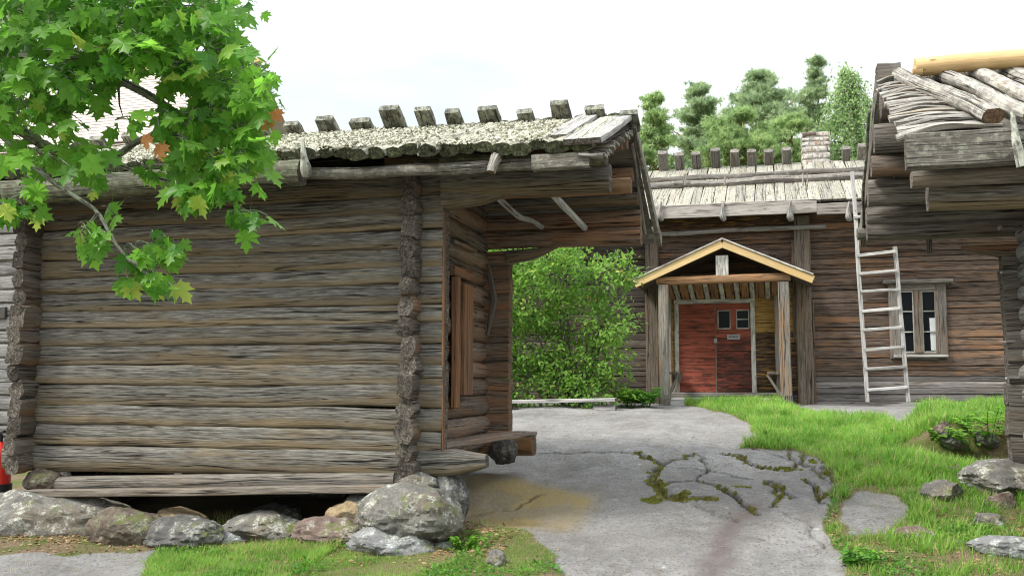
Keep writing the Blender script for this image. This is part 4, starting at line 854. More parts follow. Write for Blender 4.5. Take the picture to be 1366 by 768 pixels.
for s_, a, b in ((1, 893, 907), (-1, 1044, 1024)):
    xw = PX(a, 19.3); xo = PX(b, 19.3); sz_ = PZ(a, 496, 19.3); m = MB()
    m.box(min(xw, xo), max(xw, xo), 18.85, 19.85, sz_ - .04, sz_, n=5, rough=.01); be = m.build('porch_bench', ['post_grey', 'end_grey'], porch)
    for yk in (18.95, 19.7):
        m = MB(); m.sweep((xo, yk, sz_ - .05), (xw, yk, sz_ - .5), .05, .05, 'rect'); m.build('bench_bracket', ['post_grey', 'end_grey'], be)

# ------------------------------------------------------------------ shingled house at far left
hb = empty('shingled_house', (-14, 17, .3), 'grey log house with pale new shingle roof, behind the maple branches', 'house')
HY = 14.2; hx0, hx1 = -22, PX(335, 17.0)
M['shingle'] = wood('new_shingles', (.6, .52, .47), (.8, .75, .69), (.7, .6, .53), (.5, .7), crack=.3)
m = MB(); rz0, rz1 = PZ(100, 200, HY - .3), PZ(205, 97, 17.0); n = 26
hxw = PX(60, HY)
for i in range(n):
    t0 = i / n; t1 = (i + 1.6) / n; y0 = HY - .5 + (17.0 - HY + .5) * t0; y1 = HY - .5 + (17.0 - HY + .5) * min(t1, 1); z0_ = rz0 + (rz1 - rz0) * t0; z1_ = rz0 + (rz1 - rz0) * min(t1, 1)
    x = hx0 + 3
    while x < hx1:
        w = rng.uniform(.5, 1.2); w = min(w, hx1 - x + .01); m.box(x, x + w - .01, y0, y0 + .03, z0_ + .0, z0_ + .05, n=2, tint=rng.uniform(.85, 1.15)) if False else m.sweep((x + w / 2, y0, z0_ + .035), (x + w / 2, y1, z1_ + .0), w - .008, .022, 'rect', n=2, tint=rng.uniform(.8, 1.15)); x += w
m.build('roof', ['shingle', 'shingle'], hb)
m = MB(); m.add([(hx0 + 3, HY - .5, rz0 - .02), (hx1, HY - .5, rz0 - .02), (hx1, 17.0, rz1 - .04), (hx0 + 3, 17.0, rz1 - .04), (hx1, 20, rz0), (hx0 + 3, 20, rz0)], [(0, 1, 2, 3), (3, 2, 4, 5)]); m.build('rear_roof', ['shingle', 'shingle'], hb)
m = MB(); m.box(hx0 + 3, hx1 + .05, 16.93, 17.07, rz1, rz1 + .09, n=8); m.build('ridge_board', ['yellow_trim', 'yellow_trim'], hb)
m = MB(); logwall(m, (hx0 + 3, HY), (hx1 - .3, HY), .1, rz0, 'hewn', .2, course=.24, k=10); m.build('front_wall', ['wall_light', 'end_grey'], hb)
m = MB(); logwall(m, (hx1 - .3, HY), (hx1 - .3, 19.6), .1, rz0 + .1, 'hewn', .2, course=.24, k=8); m.build('gable_wall', ['wall_light', 'end_grey'], hb)
m = MB(); q = P(1, 417, HY - .14); m.box(q.x - .12, q.x + .1, HY - .16, HY - .1, q.z - .1, q.z + .1); m.build('wall_box', ['iron', 'iron'], hb)

# ------------------------------------------------------------------ ladder
ldr = empty('ladder', (1.2, 19.3, 1.2), 'silver grey wooden ladder leaning on the farmhouse eave beside the window', 'ladder')
fty = 18.95
def lp(px, py, t): return P(px, py, fty + (fEY - .18 - fty) * t)
A0, A1 = P(1157, 536, 18.9), P(1137, 229, 19.17); B0, B1 = P(1212, 536, 18.9), P(1193.5, 329, 19.1)
for a, b in ((A0, A1), (B0, B1)):
    m = MB(); m.sweep(a, b, .072, .06, 'rect', n=20, rough=.02, wob=.004, up=(0, 1, 0), k=9); m.build('rail', ['silver', 'end_grey'], ldr)
for (ax, ay, bx_, by_) in ((1139.5, 290, 1160, 288), (1143.6, 341, 1194.5, 335), (1146, 365, 1196.5, 361), (1148, 389, 1198.5, 386), (1149.5, 415, 1200.5, 411), (1151.5, 440, 1203, 436.5), (1153.5, 466.5, 1205.5, 462.5), (1155, 492, 1208, 489), (1156.5, 520, 1210.5, 516)):
    ta = (536 - ay) / 307; a = P(ax, ay, 18.9 + .27 * ta - .05); b = P(bx_, by_, 18.9 + .27 * ta - .05)
    m = MB(); m.sweep(a, b, .035, .055, 'rect', n=4, rough=.02); m.build('rung', ['silver', 'end_grey'], ldr)
# ------------------------------------------------------------------ low bench plank beside the lilac
bn = empty('plank_bench', (-3.6, 17, 1.2), 'low grey plank bench in front of the lilac bush', 'bench')
by = 16.6; m = MB(); m.sweep(P(655, 536, by), P(822, 533, by), .3, .06, 'rect', n=14, rough=.008); m.build('plank', ['silver', 'end_grey'], bn)
for px in (668, 806):
    q = P(px, 540, by); g = float(gz(q.x, by)[0]); m = MB(); m.sweep((q.x - .18, by, (q.z - .0 + g) / 2 - .03), (q.x + .2, by, (q.z + g) / 2 - .03), .2, .16, 'round', n=6, rough=.05, lump=.03); m.build('support_log', ['bleached', 'end_grey'], bn)
# ------------------------------------------------------------------ loose planks by the storehouse
m = MB(); pa, pb = P(40, 657, 8.22), P(533, 651, 8.22); m.sweep(pa, pb, .16, .065, 'rect', n=30, rough=.01, wob=.003, bend=-.004)
tag(m.build('long_plank', ['plank', 'end_grey']), 'long weathered plank lying on stones under the storehouse front wall', 'plank')
m = MB(); pa, pb = P(78, 646, 8.45), P(530, 640, 8.45); m.sweep(pa, pb, .2, .17, 'hewn', n=30, rough=.012)
tag(m.build('support_log', ['log_shed', 'end_grey']), 'dark log lying behind the long plank beneath the storehouse wall', 'log')
m = MB(); m.sweep((PX(585, 8.75), 8.72, .99), (PX(706, 10.45), 10.35, 1.03), .25, .055, 'rect', n=20, rough=.02, wob=.008, lump=.01)
tag(m.build('threshold_plank', ['plank_red', 'end_brown']), 'warped reddish plank bridging the two protruding sill logs', 'plank')
# ------------------------------------------------------------------ red extinguisher at the left edge
eY = 8.75; c = P(-1, 620, eY); bz = PZ(2, 655, eY)
ex = empty('fire_extinguisher', (c.x, eY, bz), 'red metal cylinder with black base, cut by the left edge', 'extinguisher')
m = MB(); m.sweep(None, None, .24, .24, 'round', n=14, pts=[(c.x, eY, bz + .02), (c.x, eY, bz + .46), (c.x, eY, bz + .52)], tap=[1] * 10 + [.95, .8, .5, .3], k=24); m.build('cylinder', ['redpaint', 'redpaint'], ex)
m = MB(); m.sweep((c.x, eY, bz - .03), (c.x, eY, bz + .08), .27, .27, 'round', n=3, k=24); m.build('base_ring', ['blackrub', 'blackrub'], ex)
m = MB(); m.sweep((c.x, eY, bz + .5), (c.x, eY, bz + .6), .05, .05, 'round', n=3, k=10); m.sweep((c.x - .06, eY, bz + .6), (c.x + .05, eY, bz + .63), .03, .03, 'rect', n=3); m.build('valve', ['blackrub', 'blackrub'], ex)
m = MB(); q = P(-2, 672, 8.9); m.box(q.x - .8, q.x + .6, 8.55, 9.15, q.z - .03, bz - .035, n=5, rough=.01); tag(m.build('wooden_platform', ['plank', 'end_grey']), 'low wooden platform under the red cylinder', 'platform')

# ------------------------------------------------------------------ stones
def stone(cx, cy, cz, rx, ry, rz, mat, label, seed=0, ang=.25, sub=5, rot=None, name='boulder'):
    import bmesh
    bm = bmesh.new(); bmesh.ops.create_icosphere(bm, subdivisions=sub, radius=1)
    rn = random.Random(seed * 13 + 5); pl_ = []
    for _ in range(15 if seed > 20 else 8):
        v = Vector((rn.gauss(0, 1), rn.gauss(0, 1), rn.gauss(0, .8))).normalized(); pl_.append((v, rn.uniform(.6, .9) if seed > 20 else rn.uniform(.74, .95)))
    off = Vector((rn.uniform(0, 90), rn.uniform(0, 90), rn.uniform(0, 90)))
    for v in bm.verts:
        p = v.co.copy()
        for nrm, d in pl_:
            t = p.dot(nrm)
            if t > d: p -= nrm * (t - d) * (.97 - ang * .1)
        nz = mnoise.fractal(p * 1.3 + off, 1, 2, 4) * .12 + mnoise.fractal(p * 4.5 + off, .8, 2, 5) * .06
        p *= 1 + nz; v.co = Vector((p.x * rx, p.y * ry, p.z * rz))
    me = bpy.data.meshes.new(name); bm.to_mesh(me); bm.free()
    for p in me.polygons: p.use_smooth = True
    me.set_sharp_from_angle(angle=R(28))
    me.materials.append(M[mat]); o = bpy.data.objects.new(name, me); o.location = (cx, cy, cz); o.rotation_euler = rot or (0, 0, 0); COL.objects.link(o)
    return tag(o, label, 'boulder' if name == 'boulder' else 'stone')
STN = []
def c0_(a, b): return (a.x + b.x) / 2
def pst(x0, y0, x1, y1, Y, mat, label, seed, grow=1.12, name='boulder', depth=None, rot=None, ang=.25):
    if seed in (2, 3, 5, 6, 7, 13, 14, 15, 21, 22, 23, 24, 25, 26, 27, 28):
        hp_ = HIT((x0 + x1) / 2, y1 - 3); Y = min(hp_.y + .04, 8.3) if seed < 16 else hp_.y + .05
    a = P(x0, (y0 + y1) / 2, Y); b = P(x1, (y0 + y1) / 2, Y); t = P((x0 + x1) / 2, y0, Y); u = P((x0 + x1) / 2, y1, Y)
    if x1 - x0 < 300 and y1 > 640: STN.append((c0_(a, b), Y, (b - a).length / 2 + .02))
    rx = (b - a).length / 2 * grow * 1.05; rz = (t.z - u.z) / 2 * grow * 1.22; c = (a + b) / 2
    return stone(c.x, Y, (t.z + u.z) / 2 - rz * .16, rx, depth or max(rx * .7, rz * .9), rz, mat, label, seed, rot=rot, name=name, ang=ang)
pst(-40, 658, 165, 742, 8.35, 'st_grey', 'very large lichened boulder at the left end under the storehouse corner', 1, depth=.5)
pst(130, 677, 213, 727, 8.1, 'st_moss', 'round mossy brown boulder beside the very large left boulder', 2)
pst(200, 690, 292, 731, 8.0, 'st_dark', 'rough dark speckled stone with low pointed outline, right of the mossy boulder', 3)
pst(213, 680, 272, 706, 8.35, 'st_tan', 'small tan flat stone leaning behind the rough speckled stone', 4, name='stone', rot=(0, .15, 0))
pst(308, 684, 404, 722, 8.25, 'st_grey', 'low smooth grey stone below the middle of the long plank', 5, name='boulder')
pst(280, 710, 322, 730, 7.95, 'st_pale', 'small pale stone at the edge of the dry litter', 6, name='stone')
pst(400, 690, 486, 726, 8.15, 'st_red', 'flat reddish stone left of the large rounded boulder', 7, name='stone')
pst(440, 670, 490, 703, 8.2, 'st_tan', 'angular tan stone standing on the flat reddish stone', 8, name='stone')
pst(462, 657, 508, 682, 8.3, 'st_dark', 'small grey stone wedged under the right end of the long plank', 9, name='stone')
pst(490, 650, 606, 712, 8.12, 'st_grey', 'large rounded grey boulder with pale lichen under the storehouse corner', 10, depth=.42)
pst(575, 632, 622, 692, 8.55, 'st_dark', 'dark upright boulder behind the large rounded boulder', 11)
pst(534, 630, 580, 655, 8.33, 'st_grey', 'grey wedge stone directly beneath the corner log ends', 12, name='stone')
pst(474, 700, 572, 738, 7.85, 'st_pale', 'flat whitish stone lying in front of the large rounded boulder', 13, name='stone')
pst(578, 723, 610, 737, 7.75, 'st_pale', 'small pale stone sunk in turf right of the flat whitish stone', 14, name='stone')
pst(650, 734, 674, 760, 7.45, 'st_grey', 'small grey stone in the grass tip beside the bare rock', 15, name='stone')
pst(36, 626, 76, 652, 8.4, 'st_moss', 'small rounded stone between plank and left wall corner', 16, name='stone')
pst(-10, 740, 190, 800, 7.6, 'st_grey', 'broad flat rock slab at the bottom left corner', 17, depth=.55)
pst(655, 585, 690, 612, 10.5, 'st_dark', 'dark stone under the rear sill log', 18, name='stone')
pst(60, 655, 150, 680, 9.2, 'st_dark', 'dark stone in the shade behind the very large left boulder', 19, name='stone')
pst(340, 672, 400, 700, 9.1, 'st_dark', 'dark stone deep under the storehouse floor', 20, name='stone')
# right side
pst(1284, 617, 1410, 660, 9.3, 'st_grey', 'large flat topped boulder under the corner of the dark storehouse', 21, depth=.5)
pst(1226, 642, 1286, 672, 9.2, 'st_grey', 'rounded grey boulder half sunk in weeds left of the flat topped boulder', 22)
pst(1316, 656, 1356, 684, 9.0, 'st_red', 'reddish stone tucked below the flat topped boulder', 23, name='stone')
pst(1192, 702, 1246, 724, 8.5, 'st_red', 'low reddish stone in the grass near the bottom right', 24, name='stone')
pst(1298, 681, 1348, 706, 8.7, 'st_grey', 'small grey stone between the reddish and whitish stones', 25, name='stone')
pst(1288, 711, 1400, 744, 8.1, 'st_pale', 'long whitish stone at the bottom right edge', 26)
pst(1256, 620, 1290, 640, 9.7, 'st_red', 'small brownish stone with moss above the rounded grey boulder', 27, name='stone')
pst(1208, 622, 1248, 634, 9.9, 'st_grey', 'flat little stone in grass left of the brownish mossy stone', 28, name='stone')
pst(1246, 562, 1270, 578, 12.6, 'st_red', 'small pinkish stone set in the turf bank', 29, name='stone')
pst(1256, 576, 1292, 594, 12.5, 'st_dark', 'dark stone below the pinkish stone in the turf bank', 30, name='stone')
pst(1296, 574, 1332, 594, 12.6, 'st_dark', 'dark stone at the right end of the turf bank', 31, name='stone')

# rear foundation of the left storehouse, mostly hidden, added to block light from behind
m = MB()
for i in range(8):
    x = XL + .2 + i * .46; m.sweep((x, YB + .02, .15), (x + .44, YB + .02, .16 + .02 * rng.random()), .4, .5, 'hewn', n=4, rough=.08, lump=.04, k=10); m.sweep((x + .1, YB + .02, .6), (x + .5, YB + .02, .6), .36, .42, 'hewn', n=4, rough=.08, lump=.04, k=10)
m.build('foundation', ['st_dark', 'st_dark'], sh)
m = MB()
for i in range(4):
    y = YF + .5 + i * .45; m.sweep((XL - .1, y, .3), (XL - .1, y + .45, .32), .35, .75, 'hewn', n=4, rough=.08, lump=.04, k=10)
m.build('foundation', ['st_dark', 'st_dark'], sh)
m = MB()
for zr_ in (.25, .44, .63):
    x = 2.35 + rng.uniform(0, .1)
    while x < 7:
        w = rng.uniform(.25, .5); m.sweep((x, 8.62, zr_), (x + w - .02, 8.62 + rng.uniform(-.04, .04), zr_), .34, .21, 'hewn', n=6, rough=.1, lump=.05, k=12, tap=(.7, 1, 1.02, .75), tint=rng.uniform(.7, 1.3)); x += w
m.build('foundation', ['st_dark', 'st_dark'], s2)

# ------------------------------------------------------------------ grass
BL_V = [(-.5, 0, 0), (.5, 0, 0), (.38, .5, .06), (-.38, .5, .06), (0, 1, .30)]
BL_F = [(0, 1, 2, 3), (3, 2, 4)]
def blades(pg, n, hmin, hmax, dens=None, bbox=None, dryf=.08, width=.05, edge_dry=True, hseed=71):
    mn, mxx = pg.min(0), pg.max(0); 
    if bbox: mn = np.maximum(mn, bbox[0]); mxx = np.minimum(mxx, bbox[1])
    X = rng.uniform(mn[0], mxx[0], n * 3); Y = rng.uniform(mn[1], mxx[1], n * 3)
    wxx = .10 * (fbm(X * 3, Y * 3, 5) - .5) * 2; wyy = .14 * (fbm(X * 3, Y * 3, 9) - .5) * 2
    ok = inpoly(X + wxx, Y + wyy, pg)
    if dens is not None: ok &= rng.random(len(X)) < dens(X, Y)
    X, Y = X[ok][:n], Y[ok][:n]; return X, Y
def grass_obj():
    parts = []
    def put(X, Y, h, dry, wf=.075, lean=.42):
        N = len(X); C = np.stack([X, Y, gz(X, Y) - .012], 1)
        a = rng.uniform(0, 6.283, N); ln = rng.normal(0, lean, N)
        f = np.stack([np.cos(a) * np.abs(ln), np.sin(a) * np.abs(ln), np.ones(N)], 1)
        nr = np.stack([np.cos(a), np.sin(a), np.zeros(N)], 1) + rng.normal(0, .4, (N, 3))
        tv = np.array(BL_V); tv[:, 0] *= wf
        parts.append(scatter(tv, BL_F, C, f, nr, h, rnd=np.clip(rng.normal(.5, .2, N) + 1.6 * (fbm(X * 2.2, Y * 1.6, 77) - .5), 0, 1), dry=dry))
    # right lawn: long soft grass on the upper part, shorter and patchy low down
    def dn(X, Y):
        far = sst(9.2, 10.4, Y); inhole = inpoly(X, Y, G1h)
        pit = np.exp(-((X - 2.7) / .8) ** 2) * sst(11.4, 11.9, Y) * (1 - sst(12.6, 12.9, Y))
        base = .95 + .05 * far; base = base * (1 - .93 * pit) * (1 - .97 * sst(1.3, 1.6, X) * (Y > 12.15) * (Y < 12.72))
        patch = sst(.22, .42, fbm(X * 2.2, Y * 2.2, 81)); return np.where(inhole, .02, base * (patch * (1 - far) + far * (.55 + .45 * patch))) * (Y > 6.8)
    X, Y = blades(G1, 150000, .05, .1, dn, bbox=((-3, 7.3), (4.6, 20)))
    e = fbm(X * 1.7, Y * 1.7, 91); far = sst(9.2, 11.0, Y)
    h = (.06 + .04 * far) * rng.uniform(.45, 1.7, len(X)) * (.35 + 1.5 * e * sst(.3, .6, fbm(X * 5, Y * 5, 97)) + .2)
    edge = sst(.5, 1.0, gval(soil, X, Y)) ; h = h * (.45 + .55 * edge)
    dry = ((rng.random(len(X)) < .10 + .22 * (1 - far) * sst(.4, .6, fbm(X * 4, Y * 4, 95)) + .5 * (1 - edge)) * rng.uniform(.5, 1, len(X)))
    put(X, Y, h, dry)
    # left turf
    def d2(X, Y): return .12 + .88 * sst(.36, .58, fbm(X * 2.4 + 3, Y * 2.4, 83)) * (.35 + .65 * (Y < 7.75))
    X, Y = blades(G2, 60000, .05, .1, d2, bbox=((-7, 6.6), (-1, 9)))
    h = (.03 + .05 * fbm(X * 2, Y * 2, 93)) * rng.uniform(.6, 1.5, len(X)) * (.5 + .8 * (X < -3.6)); dry = (rng.random(len(X)) < .12 + .3 * (Y > 7.6)) * rng.uniform(.5, 1, len(X))
    put(X, Y, h, dry)
    # thin tufts in the litter strip, round the stones and along the farmhouse
    for (px, py, n, r_, hh, dr) in ((300, 708, 130, .07, .24, .6), (318, 712, 60, .05, .22, .7), (340, 716, 60, .08, .12, .3), (545, 705, 160, .15, .09, .8), (600, 716, 120, .14, .07, .5), (470, 720, 90, .15, .07, .5), (240, 728, 60, .2, .08, .3), (370, 720, 80, .12, .12, .3), (850, 534, 90, .5, .12, .1), (1300, 560, 300, .3, .16, .1), (1240, 566, 300, .25, .15, .1),
                                    (1215, 640, 200, .18, .15, .1), (1262, 660, 200, .2, .15, .1), (1330, 700, 200, .25, .13, .1), (1150, 600, 200, .4, .15, .1), (1225, 735, 200, .25, .12, .1), (1295, 740, 200, .2, .11, .1)):
        p = HIT(px, py); X = p.x + rng.normal(0, r_, n); Y = p.y + rng.normal(0, r_ * .8, n); put(X, Y, hh * rng.uniform(.4, 1.1, n), (rng.random(n) < dr) * .9, .03, .45)
    n = 120000; X = rng.uniform(-6, 3.6, n); Y = rng.uniform(7.1, 15, n); sv = gval(soil, X, Y); ok = (sv > .12) & (sv < .97) & (rng.random(n) < .9 * sst(.35, .6, fbm(X * 3, Y * 3, 151))); X, Y = X[ok][:9000], Y[ok][:9000]; N = len(X)
    put(X, Y, rng.uniform(.015, .055, N), (rng.random(N) < .6) * rng.uniform(.5, 1, N), .07, .7)
    for (sx_, sy_, sr) in STN:
        if sy_ > 9.25: continue
        n = int(150 * sr) + 25; a = rng.uniform(3.4, 6.0, n); rr = sr * rng.uniform(.85, 1.35, n); X = sx_ + np.cos(a) * rr; Y = sy_ + np.sin(a) * rr * .8
        lft = sx_ < 0; put(X, Y, rng.uniform(.03, .11, n) * (.75 if lft else 1.1), (rng.random(n) < (.55 if lft else .1)) * .9, .05, .5)
    V = []; F4 = []; F3 = []; rd = []; dr = []; o = 0
    for v, fs, at in parts:
        V.append(v); F3.append(fs[0] + o); F4.append(fs[1] + o); rd.append(at['rnd']); dr.append(at['dry']); o += len(v)
    g = rawmesh('grass', np.concatenate(V), [np.concatenate(F3), np.concatenate(F4)], 'grass', {'rnd': np.concatenate(rd), 'dry': np.concatenate(dr)}, smooth=False)
    tag(g, 'bright green grass on the turf beside the rock', 'grass', kind='stuff')
grass_obj()
# low broad leaved herbs among the grass
LF_V = [(0, 0, 0), (.22, .3, .04), (.2, .62, .02), (0, 1, -.1), (-.2, .62, .02), (-.22, .3, .04), (0, .5, -.03)]
LF_F = [(0, 1, 6), (1, 2, 6), (2, 3, 6), (3, 4, 6), (4, 5, 6), (5, 0, 6)]
def herbs():
    Xs = []; Ys = []
    X, Y = blades(G1, 26000, 0, 0, lambda x, y: (1 - .95 * sst(9.2, 10.4, y)) * sst(.32, .5, fbm(x * 2, y * 2, 101)) * ~inpoly(x, y, G1h), bbox=((-2, 7.2), (4, 13)))
    X2_, Y2_ = blades(G2, 6000, 0, 0, lambda x, y: sst(.45, .62, fbm(x * 2.5, y * 2.5, 103)), bbox=((-6, 6.6), (-1, 8.6)))
    X = np.concatenate([X, X2_]); Y = np.concatenate([Y, Y2_]); N = len(X); C = np.stack([X, Y, gz(X, Y) + rng.uniform(0, .04, N)], 1)
    v, fs, at = scatter(LF_V, LF_F, C, unit(N) * (1, 1, .5) + (0, 0, .35), np.array([0, 0, 1]) + rng.normal(0, .4, (N, 3)), rng.uniform(.018, .045, N))
    tag(rawmesh('ground_cover', v, fs, 'weed', at), 'low leafy ground cover between the grass and stones', 'ground cover', kind='stuff')
    # dry litter on the bare strip
    X = rng.uniform(-7.5, -2.2, 16000); Y = rng.uniform(7.3, 8.7, 16000); ok = (gval(soil, X, Y) > .5) & (rng.random(16000) < .25 + .75 * (Y > 7.7)) ; X, Y = X[ok][:5200], Y[ok][:5200]
    Xb, Yb = blades(G1, 1300, 0, 0, lambda x, y: (y < 9.5) & ~inpoly(x, y, G1h), bbox=((0, 7.2), (4, 10))); X = np.concatenate([X, Xb]); Y = np.concatenate([Y, Yb])
    N = len(X); C = np.stack([X, Y, gz(X, Y) + .006], 1)
    v, fs, at = scatter(LF_V, LF_F, C, unit(N) * (1, 1, .15), np.array([0, 0, 1]) + rng.normal(0, .35, (N, 3)), rng.uniform(.02, .06, N))
    tag(rawmesh('leaf_litter', v, fs, 'litter', at), 'dry brown leaves and needles in front of the foundation stones', 'leaf litter', kind='stuff')
    X = rng.uniform(-3, 3, 5000); Y = rng.uniform(7, 16, 5000); ok = (gval(soil, X, Y) < .3) & (fbm(X * 1.5, Y * 1.5, 141) > rng.uniform(.35, .75, 5000)); X, Y = X[ok][:1300], Y[ok][:1300]; N = len(X)
    C = np.stack([X, Y, gz(X, Y) + .005], 1)
    v, fs, at = scatter(LF_V, LF_F, C, unit(N) * (1, 1, .1), np.array([0, 0, 1]) + rng.normal(0, .25, (N, 3)), rng.uniform(.01, .035, N))
    tag(rawmesh('rock_debris', v, fs, 'litter', at), 'scattered dry bits lying on the bare rock', 'leaf litter', kind='stuff')
    # moss cushions in the cracks
    jj = np.argwhere(moss * rock > .33); jj = jj[fbm(xs[jj[:, 1]] * 9, ys[jj[:, 0]] * 9, 131) > .47]; sel = jj[rng.integers(0, len(jj), 20000)]; X = xs[sel[:, 1]] + rng.uniform(-.015, .015, len(sel)); Y = ys[sel[:, 0]] + rng.uniform(-.018, .018, len(sel)); N = len(X)
    C = np.stack([X, Y, gz(X, Y) - .002], 1)
    v, fs, at = scatter([(-.35, 0, 0), (.35, 0, 0), (0, 1, .2)], [(0, 1, 2)], C, unit(N) * (.6, .6, .2) + (0, 0, 1), unit(N), rng.uniform(.01, .022, N), rnd=np.clip(fbm(X * 5, Y * 5, 7) + rng.normal(0, .2, N), 0, 1))
    tag(rawmesh('moss', v, fs, 'mossy', at), 'yellow green moss cushions in the rock cracks', 'moss', kind='stuff')
herbs()

# ------------------------------------------------------------------ plants
def joined(parts):
    V = []; fs = {}; at = {}; o = 0
    for v, f, a in parts:
        V.append(v)
        for q in f: fs.setdefault(q.shape[1], []).append(q + o)
        for k, x in a.items(): at.setdefault(k, []).append(x)
        o += len(v)
    return np.concatenate(V), [np.concatenate(x) for x in fs.values()], {k: np.concatenate(x) for k, x in at.items()}
def plant(name, px, py, label, cat, n, r_, hh, size, mat, Y=None):
    p = HIT(px, py) if Y is None else P(px, py, Y); g = float(gz(p.x, p.y)[0]); root = empty(name, (p.x, p.y, g), label, cat)
    m = MB(); C = []; Fw = []
    for i in range(n):
        a = rng.uniform(0, 6.28); rr = r_ * rng.uniform(.3, 1); tip = Vector((p.x + math.cos(a) * rr, p.y + math.sin(a) * rr, g + hh * rng.uniform(.6, 1.1))); b = Vector((p.x + math.cos(a) * rr * .2, p.y + math.sin(a) * rr * .2, g - .02))
        md = (b + tip) / 2 + Vector((0, 0, hh * .15)); m.sweep(None, None, .008, .008, 'round', n=6, pts=[b, md, tip], k=5)
        for t in np.linspace(.3, 1, 7):
            q = b.lerp(md, t * 2) if t < .5 else md.lerp(tip, t * 2 - 1)
            for s_ in (-1, 1): C.append(q); Fw.append(Vector((math.cos(a + s_ * 1.1), math.sin(a + s_ * 1.1), .15)))
    m.build('stems', ['weed', 'weed'], root); C = np.array([tuple(c) for c in C]); Fw = np.array([tuple(c) for c in Fw]); N = len(C)
    v, f, at = scatter(LF_V, LF_F, C, Fw + rng.normal(0, .2, (N, 3)), np.array([0, 0, 1]) + rng.normal(0, .3, (N, 3)), size * rng.uniform(.6, 1.3, N))
    rawmesh('leaves', v, f, mat, at, root); return root
plant('leafy_plant', 1318, 603, 'tall arching leafy plant growing beside the right storehouse corner', 'plant', 9, .34, .5, .11, 'fern')
plant('leafy_plant', 1290, 606, 'shorter leafy plant left of the tall arching one, below the turf bank', 'plant', 8, .3, .3, .09, 'fern')
plant('leafy_plant', 1262, 600, 'small light green plant under the turf bank stones', 'plant', 12, .25, .2, .08, 'fern')
plant('leafy_plant', 1142, 760, 'low broad leaved weed at the bottom edge beside the bare rock', 'plant', 12, .12, .10, .07, 'weed')
plant('leafy_plant', 1160, 748, 'small weed tuft just right of the low broad leaved weed', 'plant', 8, .08, .06, .05, 'fern')
plant('leafy_plant', 862, 538, 'broad leaved plant at the foot of the left porch post', 'plant', 15, .32, .32, .14, 'weed', Y=17.6)
plant('leafy_plant', 838, 540, 'bushy weed between the plank bench and the porch', 'plant', 22, .35, .3, .12, 'fern', Y=17.6)
plant('leafy_plant', 200, 728, 'tiny green sprout before the rough speckled stone', 'plant', 6, .06, .07, .05, 'fern')
plant('leafy_plant', 270, 725, 'small green sprout right of the rough speckled stone', 'plant', 7, .06, .08, .05, 'fern')
plant('leafy_plant', 620, 735, 'light green herb in the turf right of the whitish stone', 'plant', 14, .14, .10, .05, 'fern')

# lilac bush
def bush():
    Yb = 17.6; base = P(762, 540, Yb); g = float(gz(base.x, Yb)[0])
    root = empty('lilac_bush', (base.x, Yb, g), 'big rounded green bush against the farmhouse wall behind the plank bench', 'bush')
    m = MB(); parts = []
    lobes = [(700, 400, 60, 45), (745, 365, 50, 40), (800, 372, 34, 28), (832, 370, 16, 16), (715, 460, 60, 45), (775, 425, 50, 40), (815, 430, 30, 26), (700, 510, 60, 32), (765, 490, 48, 40), (805, 480, 28, 26), (645, 380, 50, 60), (640, 470, 55, 60), (735, 340, 36, 22), (785, 520, 46, 22), (755, 335, 20, 16), (670, 345, 40, 30), (822, 350, 10, 10), (838, 352, 8, 12), (820, 505, 16, 14)]
    for i, (px, py, rx, ry) in enumerate(lobes):
        yy = Yb + rng.uniform(-.35, .3); c = np.array(P(px, py, yy)); sc = yy / F * 1.02; a, b = rx * sc, ry * sc
        m.sweep(None, None, .05, .05, 'round', n=10, pts=[(base.x + rng.uniform(-.2, .2), Yb, g - .05), (base.x * .5 + c[0] * .5, Yb, (g + c[2]) / 2), tuple(c)], tap=(1, .6, .2), k=6, wob=.02)
        n = int(rx * ry * .62) + 30
        # twigs carry clumps of leaves
        nc = n // 13 + 3; d = unit(nc); cc = c + d * np.array((a, min(a, .75), b)) * (rng.uniform(.55, 1.12, nc)[:, None])
        k = rng.integers(0, nc, n); C = cc[k] + rng.normal(0, .1, (n, 3)) * (1, 1, .7); out = d[k] + rng.normal(0, .5, (n, 3)); out[:, 2] -= .1
        parts.append(scatter(LF_V, LF_F, C, out, np.array((0, -.4, 1)) + rng.normal(0, .5, (n, 3)), rng.uniform(.06, .12, n), rnd=np.clip(rng.normal(.45, .16, n) + rng.normal(0, .18, nc)[k], 0, 1)))
    m.build('stems', ['grey_bark', 'grey_bark'], root)
    v, f, at = joined(parts); rawmesh('foliage', v, f, 'bush', at, root)
bush()

